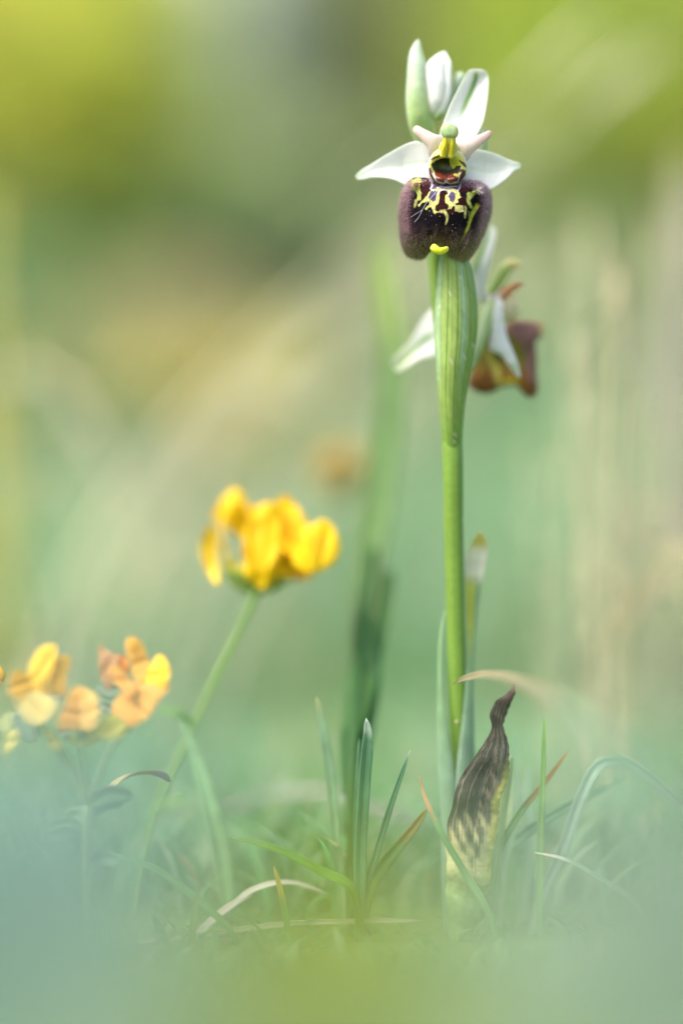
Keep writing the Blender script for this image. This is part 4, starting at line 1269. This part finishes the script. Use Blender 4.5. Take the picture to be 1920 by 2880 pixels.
single('arched grass blade bending low over the turf below the trefoil flowers', [(640, 2610, -2), (560, 2540, 0), (440, 2450, 1), (330, 2412, 2), (232, 2398, 3)], 1.5, (0.15, 0.34, 0.12), tip=0.4, face=(0.2, -0.6, 0.75), n=34)
single('short upright grass stub with a yellowed tip near the tuft', [(806, 2590, -2), (795, 2530, -2), (780, 2470, -2), (770, 2436, -2)], 0.9, (0.20, 0.38, 0.10), (0.56, 0.46, 0.12), 0.6, tip=0.6)
single('thin grass blade with a curled brown tip crossing the withered leaf', [(1370, 2560, -5), (1310, 2460, -4), (1240, 2340, -4), (1190, 2230, -3), (1180, 2180, -3)], 1.1, (0.22, 0.42, 0.18), (0.56, 0.38, 0.22), 0.78, tip=0.3, n=34)
single('straight fresh green blade standing past the withered leaf', [(1518, 2480, 3), (1520, 2330, 3), (1527, 2150, 3), (1530, 2012, 3)], 1.1, (0.26, 0.48, 0.14), tip=0.35, n=30)
single('slanting grass blade with a brown pointed tip', [(1390, 2420, 4), (1460, 2290, 4.5), (1540, 2190, 4.5), (1600, 2108, 5)], 1.2, (0.22, 0.42, 0.12), (0.42, 0.28, 0.08), 0.68, tip=0.4, n=30)
single('pale bent grass blade folded over at the top', [(1510, 2560, 6), (1580, 2400, 6), (1640, 2230, 7), (1690, 2150, 8), (1760, 2150, 10), (1900, 2260, 12), (1960, 2340, 13)], 1.8, (0.40, 0.56, 0.42), tip=0.6, n=44)
single('thin arched pale-edged blade lying over the turf past the withered leaf', [(1840, 2640, -3), (1780, 2540, -2), (1680, 2470, -1), (1590, 2420, 0), (1500, 2398, 0)], 1.3, (0.24, 0.40, 0.26), (0.6, 0.6, 0.5), 0.8, tip=0.3, face=(0.2, -0.5, 0.85), n=34)
single('broad soft grass blade near the dry curled leaf', [(620, 2400, 14), (590, 2270, 14), (550, 2130, 15), (506, 2028, 16)], 2.8, (0.30, 0.50, 0.26), tip=0.4, n=30)
single('wide faint grass blade rising behind the slanting blade', [(1480, 2480, 16), (1500, 2380, 16), (1480, 2240, 17), (1490, 2150, 18)], 1.8, (0.36, 0.54, 0.36), tip=0.5)
single('dark low grass blade slanting beneath the slender blades', [(1380, 2440, 10), (1500, 2330, 11), (1640, 2250, 12), (1760, 2190, 14)], 1.7, (0.22, 0.42, 0.24), tip=0.4, n=30)
single('dark short blade poking from the turf below the arched blade', [(480, 2720, -4), (465, 2660, -4), (450, 2610, -4), (430, 2570, -4)], 1.6, (0.12, 0.28, 0.12), tip=0.4)
single('thin upright blade crossing a bleached straw', [(540, 2650, -3), (545, 2580, -3), (552, 2540, -3), (556, 2500, -3)], 1.0, (0.28, 0.42, 0.12), tip=0.4)
single('pale green blade behind the straight fresh green blade', [(1420, 2440, 9), (1450, 2300, 9), (1455, 2180, 9.5), (1450, 2060, 10)], 1.2, (0.34, 0.52, 0.34), tip=0.4)

# arching dry blade coming out of focus towards the lens
o = blade('grass_shoot', bp((2120, 2780, -165), (2060, 2640, -150), (1930, 2400, -125), (1800, 2230, -100), (1690, 2090, -76), (1580, 1985, -50), (1450, 1917, -24), (1360, 1899, -9), (1300, 1910, -3), (1272, 1925, -0.5)),
          3.8, M_leaf, None, gcol((0.20, 0.33, 0.20), (0.33, 0.31, 0.18), 0.70), tip=0.3, n=60, face=(0.1, -1.0, 0.25), origin=W(2120, 2780, -165))
tag(o, 'long arching grass blade with dry pale tip touching the orchid stem', 'grass', 'single blades and straws at the foot of the orchid')

# bleached straws
STRW = (0.62, 0.60, 0.50)
single('bleached straw curling in a low arch by the yellow-tipped stub', [(620, 2590, 4), (690, 2520, 6), (760, 2492, 8), (830, 2490, 10), (920, 2520, 12)], 1.2, STRW, name='dry_straw', mat=M_straw, face=(0, -.5, .85), n=30)
single('pale flat straw lying behind the grass tuft', [(620, 2290, 52), (760, 2245, 56), (900, 2235, 52), (1020, 2270, 46), (1250, 2350, 40)], 1.8, (0.27, 0.28, 0.25), name='dry_straw', mat=M_straw, face=(0, -.6, .8), n=34)
single('long thin straw stretched level across the turf', [(300, 2660, 0), (560, 2630, 0), (800, 2600, 1), (1000, 2592, 1), (1190, 2590, 1)], 0.8, (0.56, 0.56, 0.40), name='dry_straw', mat=M_straw, n=30, tip=0.8)
single('broad bleached straw fragment half sunk below the arched blade', [(520, 2680, 3), (590, 2600, 4), (660, 2545, 5), (710, 2520, 6)], 1.5, (0.64, 0.60, 0.52), name='dry_straw', mat=M_straw, face=(0, -.5, .85))
single('dry twisted tan leaf scrap hanging in the turf below the trefoil', [(290, 2240, -4), (330, 2205, -4), (380, 2180, -4), (455, 2182, -3), (480, 2200, -2)], 2.0, (0.52, 0.46, 0.22), (0.4, 0.36, 0.34), .7, name='dry_straw', mat=M_straw, face=(0, -.6, .8), twist=1.6, n=30)

# near turf in the focal zone
n = 420
y = RNG.uniform(-14, 24, n)
x = RNG.uniform(-1, 1, n) * (F + y) * 0.15
h = RNG.uniform(2.5, 8, n)
grass_stuff('turf_grass', x, y, h, RNG.uniform(0.5, 1.1, n), 1.7,
            palette(n, [(0.12, 0.30, 0.09), (0.14, 0.32, 0.16), GD], [4, 3, 3]), M_grass, 'short tangled turf at the foot of the orchid')
n = 260
y = RNG.uniform(12, 70, n)
x = RNG.uniform(-1, 1, n) * (F + y) * 0.14
grass_stuff('meadow_grass', x, y, RNG.uniform(10, 26, n), RNG.uniform(0.6, 1.3, n), 1.2,
            palette(n, [TEAL, PALE, (0.16, 0.36, 0.16), STRAW], [4, 3, 4, 0.8]), M_grass, 'thin arching grass between the orchid foot and the yellow flower', K=6)
n = 2600
y = np.r_[RNG.uniform(24, 110, 1500), RNG.uniform(-75, -14, 1100)]
x = RNG.uniform(-1, 1, n) * (F + y) * 0.15
h = np.where(y > 0, RNG.uniform(7, 19, n), RNG.uniform(3, 8.5, n))
grass_stuff('turf_grass', x, y, h, RNG.uniform(0.7, 1.8, n), 0.9,
            palette(n, [(0.13, 0.32, 0.10), (0.16, 0.36, 0.18), PALE, GD], [4, 4, 1.5, 2]), M_grass, 'soft deep green turf just behind the grass tuft')
n = 6500
y = RNG.uniform(-230, -50, n)
x = RNG.uniform(-1, 1, n) * (F + y) * 0.26
h = RNG.uniform(0.4, 1.0, n) * (7 + np.clip(-y - 50, 0, 200) * 0.11)
grass_stuff('turf_grass', x, y, h, RNG.uniform(0.6, 1.4, n), 0.9,
            palette(n, [GREEN, TEAL, PALE], [2, 5, 5]), M_grass, 'blurred low turf between the lens and the orchid')
n = 3600
y = RNG.uniform(-300, -215, n)
x = RNG.uniform(-1, 1, n) * (F + y) * 0.17
h = RNG.uniform(0.55, 1.0, n) * (H - (F + y) * 0.140)
pc = palette(n, [(0.34, 0.50, 0.43), (0.37, 0.52, 0.44), (0.31, 0.47, 0.36)], [4, 3, 2])
fx = x / (KPX * (F + y) / F) + 960
k = (RNG.random(n) < sstep(620, 330, np.abs(fx - 980)))
pc[k] = palette(int(k.sum()), [(0.36, 0.44, 0.004), (0.46, 0.39, 0.004), (0.26, 0.43, 0.01)], [3, 3, 3])
grass_stuff('foreground_grass', x, y, h, RNG.uniform(1.0, 2.2, n), 0.5, pc, M_grass,
            'soft blue-green and lime grass right under the lens')


# ------------------------------------------------------------------ yellow flower head
Z5 = lambda u, v: (500 + 0.33163 * u, 1340 + 0.33163 * v)
Z6 = lambda u, v: (0.35714 * u, 1740 + 0.35714 * v)


def ycol(base, dark=0.25, seed=0):
    base = np.asarray(base, float)
    def fn(px, py, r):
        P = np.stack([px / 40, py / 40, 0 * px], -1)
        c = np.tile(base, (len(px), 1)) * (1 + 0.12 * vnoise(P, 1.0, seed))[:, None]
        c = mixc(c, base * np.array([0.85, 0.55, 0.5]), 0.22 * sstep(0.35, 0.8, vnoise(P * np.array([2.2, 1, 1]), 1.0, seed + 5)))
        return mixc(c, base * np.array([0.95, 0.75, 0.6]), dark * sstep(0.6, 0.0, r))
    return fn


def cup(d, cx, cy, s, tiltx=0.0, tilty=0.0):
    def fn(PX, PY):
        q = np.stack([PX.ravel() / 22, PY.ravel() / 22, 0 * PX.ravel() + d], -1) * 0.6
        rf = vnoise(q, 0.8, int(abs(cx) + abs(cy)) % 97).reshape(PX.shape)
        rr = np.clip(((PX - cx)**2 + (PY - cy)**2) / 3600.0, 0, 1.6)
        return d + s * ((PX - cx)**2 + (PY - cy)**2) / 2500.0 + 0.8 * rf * rr + tiltx * (PX - cx) * KPX + tilty * (PY - cy) * KPX
    return fn


YF = (0.86, 0.60, 0.004)
yb = W(360, 2660, 20)
yf = tag(empty('yellow_flower', (yb[0], yb[1], -1)), 'bright yellow vetch flower head on a slanting green stem', 'flower')
tubeobj('stem', bp((352, 2680, 20), (380, 2510, 20), (425, 2300, 21), (520, 2090, 22), (610, 1900, 23), (690, 1740, 24), (726, 1650, 25)), [0.4, 0.4, 0.42, 0.42, 0.42, 0.45, 0.7], M_stem, yf,
        lambda v, a, P: np.tile((0.24, 0.40, 0.10), (len(v), 1)), n=50, m=12)
for i, (ol, d, colr, s) in enumerate([
    ([(300, 340), (370, 210), (490, 125), (560, 185), (610, 290), (560, 420), (520, 520), (430, 440), (360, 400)], 27, YF, 0.3),
    ([(195, 570), (265, 440), (320, 480), (330, 640), (345, 820), (350, 925), (280, 870), (215, 720)], 23, (0.85, 0.62, 0.03), 0.5),
    ([(560, 460), (640, 300), (760, 240), (850, 300), (880, 600), (800, 850), (720, 930), (600, 890), (548, 810), (600, 690), (585, 560)], 21, YF, 0.12),
    ([(800, 300), (910, 200), (1020, 250), (1090, 380), (1150, 480), (1120, 660), (980, 720), (860, 620), (800, 450)], 24, YF, 0.2),
    ([(1090, 440), (1160, 400), (1240, 378), (1320, 470), (1372, 600), (1320, 720), (1180, 800), (1040, 800), (980, 700), (1010, 560)], 20, (0.86, 0.62, 0.006), 0.25),
    ([(560, 810), (650, 780), (850, 700), (1000, 720), (1160, 790), (1100, 860), (950, 875), (840, 860), (760, 920), (690, 940), (600, 900)], 26, (0.82, 0.52, 0.004), 0.15),
    ([(520, 420), (700, 270), (900, 280), (1080, 420), (1200, 560), (1120, 780), (900, 850), (700, 870), (580, 760), (560, 580)], 27, (0.84, 0.55, 0.003), 0.1),
    ([(420, 650), (480, 720), (560, 800), (540, 895), (450, 900), (400, 800)], 25, (0.66, 0.60, 0.08), 0.2),
    ([(350, 330), (385, 340), (395, 500), (420, 640), (380, 640), (345, 480)], 26, (0.78, 0.58, 0.1), 0.1)]):
    O = np.array([Z5(*p) for p in ol]); cx, cy = O.mean(0)
    O = (O - O.mean(0)) * (1.06 + 0.05 * RNG.normal(size=(len(O), 1))) + O.mean(0)
    def folds(PX, PY, cx=cx, cy=O[:, 1].max()):
        an = np.arctan2(PX - cx, cy + 30 - PY)
        return 0.28 * np.sin(an * 9 + cx) + 0.16 * np.sin(an * 21)
    pillow('petal', O, cup(d, cx, cy, s * (-0.8 if i % 2 else 0.6), 0.12 * (-1)**i, -0.25), 0.2, 0.15, M_yellow, yf, ycol(colr, 0.3, i), nt=72, nr=22, p=4, relief=folds)
for i, (fu, fv, fr) in enumerate([(690, 350, 120), (640, 430, 120), (770, 470, 140), (890, 400, 140), (700, 640, 140), (830, 690, 130), (970, 540, 140), (1060, 650, 130), (930, 780, 100), (1060, 770, 100), (1160, 620, 130), (1220, 520, 120), (640, 800, 90), (760, 830, 100), (510, 320, 90), (800, 300, 70)]):
    ths = np.linspace(0, 6.283, 11, endpoint=False)
    rr_ = fr * (1 + 0.18 * RNG.normal(size=11)).clip(0.7, 1.3)
    O = np.array([Z5(fu + r_ * math.cos(t_), fv + r_ * 0.9 * math.sin(t_)) for t_, r_ in zip(ths, rr_)])
    cx, cy = O.mean(0)
    pillow('petal', O, cup(21.5 + RNG.uniform(0, 5), cx, cy, RNG.uniform(-.5, .6), RNG.uniform(-.7, .7), RNG.uniform(-.8, .4)), 0.14, 0.1, M_yellow, yf,
           ycol((0.84 + 0.04 * RNG.normal(), 0.58 + 0.05 * RNG.normal(), 0.004), 0.35, i + 40), nt=44, nr=12, p=4)
for i in range(5):
    a = -0.9 + i * 0.45
    blade('calyx_lobe', bp((726, 1660, 25), (726 + 60 * math.sin(a), 1640, 24), (726 + 120 * math.sin(a), 1608 - 10 * math.cos(a), 23)), 2.2, M_stem, yf, gcol((0.32, 0.46, 0.10)), n=12, m=5)
for (sx, ex, k) in ((0.35, (600, 2120, 20), 1), (0.6, (560, 1985, 22), -1)):
    p0 = catmull(bp((352, 2680, 20), (380, 2510, 20), (425, 2300, 21), (520, 2090, 22), (726, 1650, 25)), 100)[int(sx * 100)]
    blade('leaf', [p0, p0 + np.array([k * 2.5, -1, 2]), p0 + np.array([k * 5.5, -1, 2.5])], 1.6, M_leaf, yf, gcol((0.30, 0.48, 0.18)), n=12, m=5)

# ------------------------------------------------------------------ trefoil cluster, three flowers sharing one leafy plant
OR = (0.84, 0.52, 0.05)
OR2 = (0.76, 0.46, 0.10)
PL = (0.66, 0.56, 0.20)
trb = W(260, 2700, -12)
tre = tag(empty('trefoil_plant', (trb[0], trb[1], -1)), 'bird\'s foot trefoil with fading orange yellow pea flowers over low leaves', 'flower')


def pea(label, parts, stem_to, mat=M_yellow):
    f = empty('flower', trb, tre)
    f['label'] = label
    for i, (nm, ol, d, colr, s) in enumerate(parts):
        O = np.array([Z6(*p) for p in ol]); cx, cy = O.mean(0); O = (O - O.mean(0)) * 1.1 + O.mean(0)
        jag = 1 + 0.05 * RNG.normal(size=(len(O), 1))
        O = (O - O.mean(0)) * jag + O.mean(0)
        ca = RNG.uniform(0, 3.14)
        def crease(PX, PY, cx=cx, cy=cy, ca=ca):
            q = (PX - cx) * math.cos(ca) + (PY - cy) * math.sin(ca)
            return -0.45 * np.exp(-(q / 7.0)**2) + 0.06 * np.cos(q / 9.0)
        pillow(nm, O, cup(d - 6, cx, cy, s * (0.9 if i % 2 else -0.5), 0.3 * (-1)**i, -0.2), 0.18, 0.15, mat, f, ycol(np.minimum(np.array(colr) * 1.1, 0.9), 0.3, i + 10), nt=64, nr=22, p=3.5, relief=crease)
    (px, py, d) = stem_to
    d -= 5
    tubeobj('pedicel', [W(px, py, d), W((px + 230) / 2, (py + 2200) / 2, d + 1), W(250, 2260, -15)], [0.5, 0.35, 0.35], M_stem, f, lambda v, a, P: np.tile((0.36, 0.50, 0.26), (len(v), 1)), n=16, m=8)
    return f


pea('fresh yellow pea flower', [
    ('wing', [(72, 520), (105, 405), (160, 410), (225, 470), (245, 570), (160, 620), (95, 590)], -12, OR, 0.3),
    ('banner', [(228, 380), (300, 255), (370, 215), (430, 240), (420, 340), (380, 470), (310, 570), (250, 540)], -11, (0.86, 0.58, 0.06), 0.25),
    ('banner', [(410, 340), (500, 292), (545, 330), (520, 450), (500, 580), (430, 570), (340, 570), (350, 450)], -10.5, (0.80, 0.54, 0.10), 0.25),
    ('keel', [(125, 630), (240, 590), (330, 600), (425, 650), (390, 750), (290, 810), (205, 775)], -13, PL, 0.3)], (95, 2020, -12))
pea('closed orange pea flower', [
    ('banner', [(466, 790), (500, 690), (560, 575), (648, 543), (660, 700), (640, 850), (560, 850), (490, 860)], -13, OR2, 0.2),
    ('banner', [(640, 545), (735, 590), (778, 680), (772, 800), (720, 860), (650, 850), (650, 700)], -13.4, (0.74, 0.52, 0.14), 0.2)], (225, 2045, -12.5))
pea('orange pea flower with a withered brown petal', [
    ('banner', [(1004, 200), (1050, 158), (1110, 190), (1160, 330), (1185, 480), (1120, 540), (1070, 480), (1035, 380)], -9, (0.80, 0.50, 0.10), 0.2),
    ('wing', [(1180, 400), (1250, 284), (1312, 330), (1326, 450), (1270, 550), (1190, 560), (1150, 500)], -10, (0.87, 0.56, 0.02), 0.25),
    ('wing', [(876, 400), (920, 365), (1000, 450), (1080, 540), (1020, 600), (950, 540), (890, 470)], -11, (0.82, 0.50, 0.12), 0.2),
    ('keel', [(950, 620), (1000, 560), (1130, 530), (1300, 540), (1250, 640), (1160, 760), (1030, 826), (930, 780), (910, 700)], -10.5, OR2, 0.25),
    ('banner', [(918, 300), (985, 300), (1010, 420), (940, 430)], -8, (0.80, 0.36, 0.06), 0.1),
    ('withered_petal', [(790, 200), (830, 240), (935, 320), (900, 430), (855, 550), (800, 440)], -9, (0.42, 0.26, 0.12), 0.2)], (395, 2010, -10))
pea('pale buds under the flowers', [
    ('bud', [(775, 860), (860, 760), (930, 780), (992, 830), (950, 920), (840, 942)], -12, (0.66, 0.62, 0.12), 0.15),
    ('bud', [(35, 1000), (60, 900), (120, 860), (140, 900), (110, 1000), (45, 1045)], -12, (0.60, 0.56, 0.14), 0.15),
    ('bud', [(355, 850), (420, 890), (470, 960), (485, 1025), (430, 1020), (380, 950)], -12, (0.62, 0.58, 0.12), 0.15),
    ('bud', [(5, 790), (40, 735), (90, 745), (80, 830), (30, 870)], -11, (0.5, 0.54, 0.24), 0.15),
    ('bud', [(540, 960), (600, 860), (760, 850), (780, 940), (660, 1000)], -11, (0.48, 0.54, 0.16), 0.15)], (160, 2080, -12))
for pts, w in (([(150, 720), (200, 820), (260, 930), (290, 960)], 3.0), ([(330, 560), (420, 600), (520, 580)], 1.8), ([(780, 520), (860, 560), (950, 540)], 2.2), ([(780, 660), (860, 700), (930, 720)], 1.6), ([(470, 900), (540, 880), (560, 950)], 2.4)):
    blade('leaf', [W(*Z6(*p), -10.5) for p in pts], w, M_leaf, tre, gcol((0.36, 0.48, 0.36)), n=14, m=7)
tubeobj('stem', bp((262, 2700, -14), (250, 2400, -15), (250, 2260, -15)), [0.5, 0.5, 0.45], M_stem, tre, lambda v, a, P: np.tile((0.32, 0.46, 0.22), (len(v), 1)), n=16, m=10)
for i in range(9):
    a = i * 0.7
    p0 = W(250, 2260 + 22 * i, -11.5)
    blade('leaf', [p0, p0 + np.array([math.cos(a) * 3, math.sin(a) * 2, 1.5]), p0 + np.array([math.cos(a) * 6.5, math.sin(a) * 4, 1.0])], 2.6, M_leaf, tre, gcol((0.28, 0.46, 0.28)), n=12, m=7)

# flower at the very edge
eb = W(-20, 2660, -6)
ef = tag(empty('yellow_flower', (eb[0], eb[1], -1)), 'small yellow bloom half cut off beside the trefoil', 'flower')
tubeobj('stem', bp((-20, 2670, -6), (-22, 2200, -6), (-16, 1930, -6)), [0.6, 0.6, 0.6], M_stem, ef, lambda v, a, P: np.tile((0.36, 0.5, 0.2), (len(v), 1)), n=16, m=8)
pillow('petal', [(-50, 1900), (-20, 1862), (8, 1880), (16, 1905), (-4, 1925), (-40, 1925)], -6, 0.7, 0.4, M_yellow, ef, ycol((0.84, 0.56, 0.05)), nt=32, nr=8)
pillow('petal', [(-52, 1908), (-20, 1915), (6, 1918), (-10, 1945), (-40, 1940)], -7, 0.7, 0.4, M_yellow, ef, ycol((0.76, 0.56, 0.12)), nt=32, nr=8)


# ------------------------------------------------------------------ leafy plants close to the lens
def leafy(name, label, px, d, top, spread, n, cols, wleaf, cat='plant', group='out of focus leafy plants close to the lens'):
    """px: where its middle stands; top: photo height its leaf tips reach"""
    b = W(px, 1440, d)
    root = tag(empty(name, (b[0], d, -1)), label, cat, group)
    tz = W(px, top, d)[2]
    k = KPX * (F + d) / F
    for i in range(n):
        a = i * 2.399 + random.uniform(-.3, .3)
        s = spread * k * (0.25 + 0.75 * math.sqrt((i + 0.5) / n))
        ex, ey = b[0] + math.cos(a) * s, d + math.sin(a) * min(s, 14)
        h = (tz + 1) * random.uniform(0.72, 1.0) * (1 - 0.25 * (s / (spread * k))**2)
        p = [(b[0] + math.cos(a) * 1.0, d + math.sin(a) * 1.0, -1), (b[0] * .65 + ex * .35, d * .65 + ey * .35, h * 0.55), (b[0] * .2 + ex * .8, d * .2 + ey * .8, h * .95), (ex, ey, h)]
        c = np.array(random.choice(cols)) * random.uniform(.92, 1.08)
        blade('leaf', p, wleaf * random.uniform(.8, 1.2), M_leaf, root, gcol(c, vein=.05), n=12, m=5, thick=0.2, tip=0.45, fold=0.1, face=(math.cos(a) * .3, -1, 0.4))
    return root


GLA = [(0.36, 0.53, 0.47), (0.40, 0.55, 0.50), (0.33, 0.50, 0.42)]
GLG = [(0.35, 0.48, 0.37), (0.40, 0.51, 0.41), (0.33, 0.46, 0.34)]
YG = [(0.36, 0.44, 0.004), (0.46, 0.39, 0.004), (0.28, 0.44, 0.01)]
leafy('glaucous_herb', 'blue-grey leafy herb standing before the trefoil flowers', -60, -215, 1840, 680, 110, GLA, 6.0)
leafy('glaucous_herb', 'second blue-grey leafy herb, between the trefoil and the yellow-green plant', 300, -225, 2220, 400, 70, GLA, 6.0)
leafy('glaucous_herb', 'grey-green leafy herb before the bent pale grass blade', 2000, -205, 2020, 600, 80, GLG, 5.5)
leafy('glaucous_herb', 'low grey-green herb before the withered leaf', 1560, -215, 2250, 420, 70, GLG, 5.5)
leafy('yellow_green_herb', 'yellow-green leafy herb close before the grass tuft', 940, -205, 2290, 440, 130, YG, 5.0)
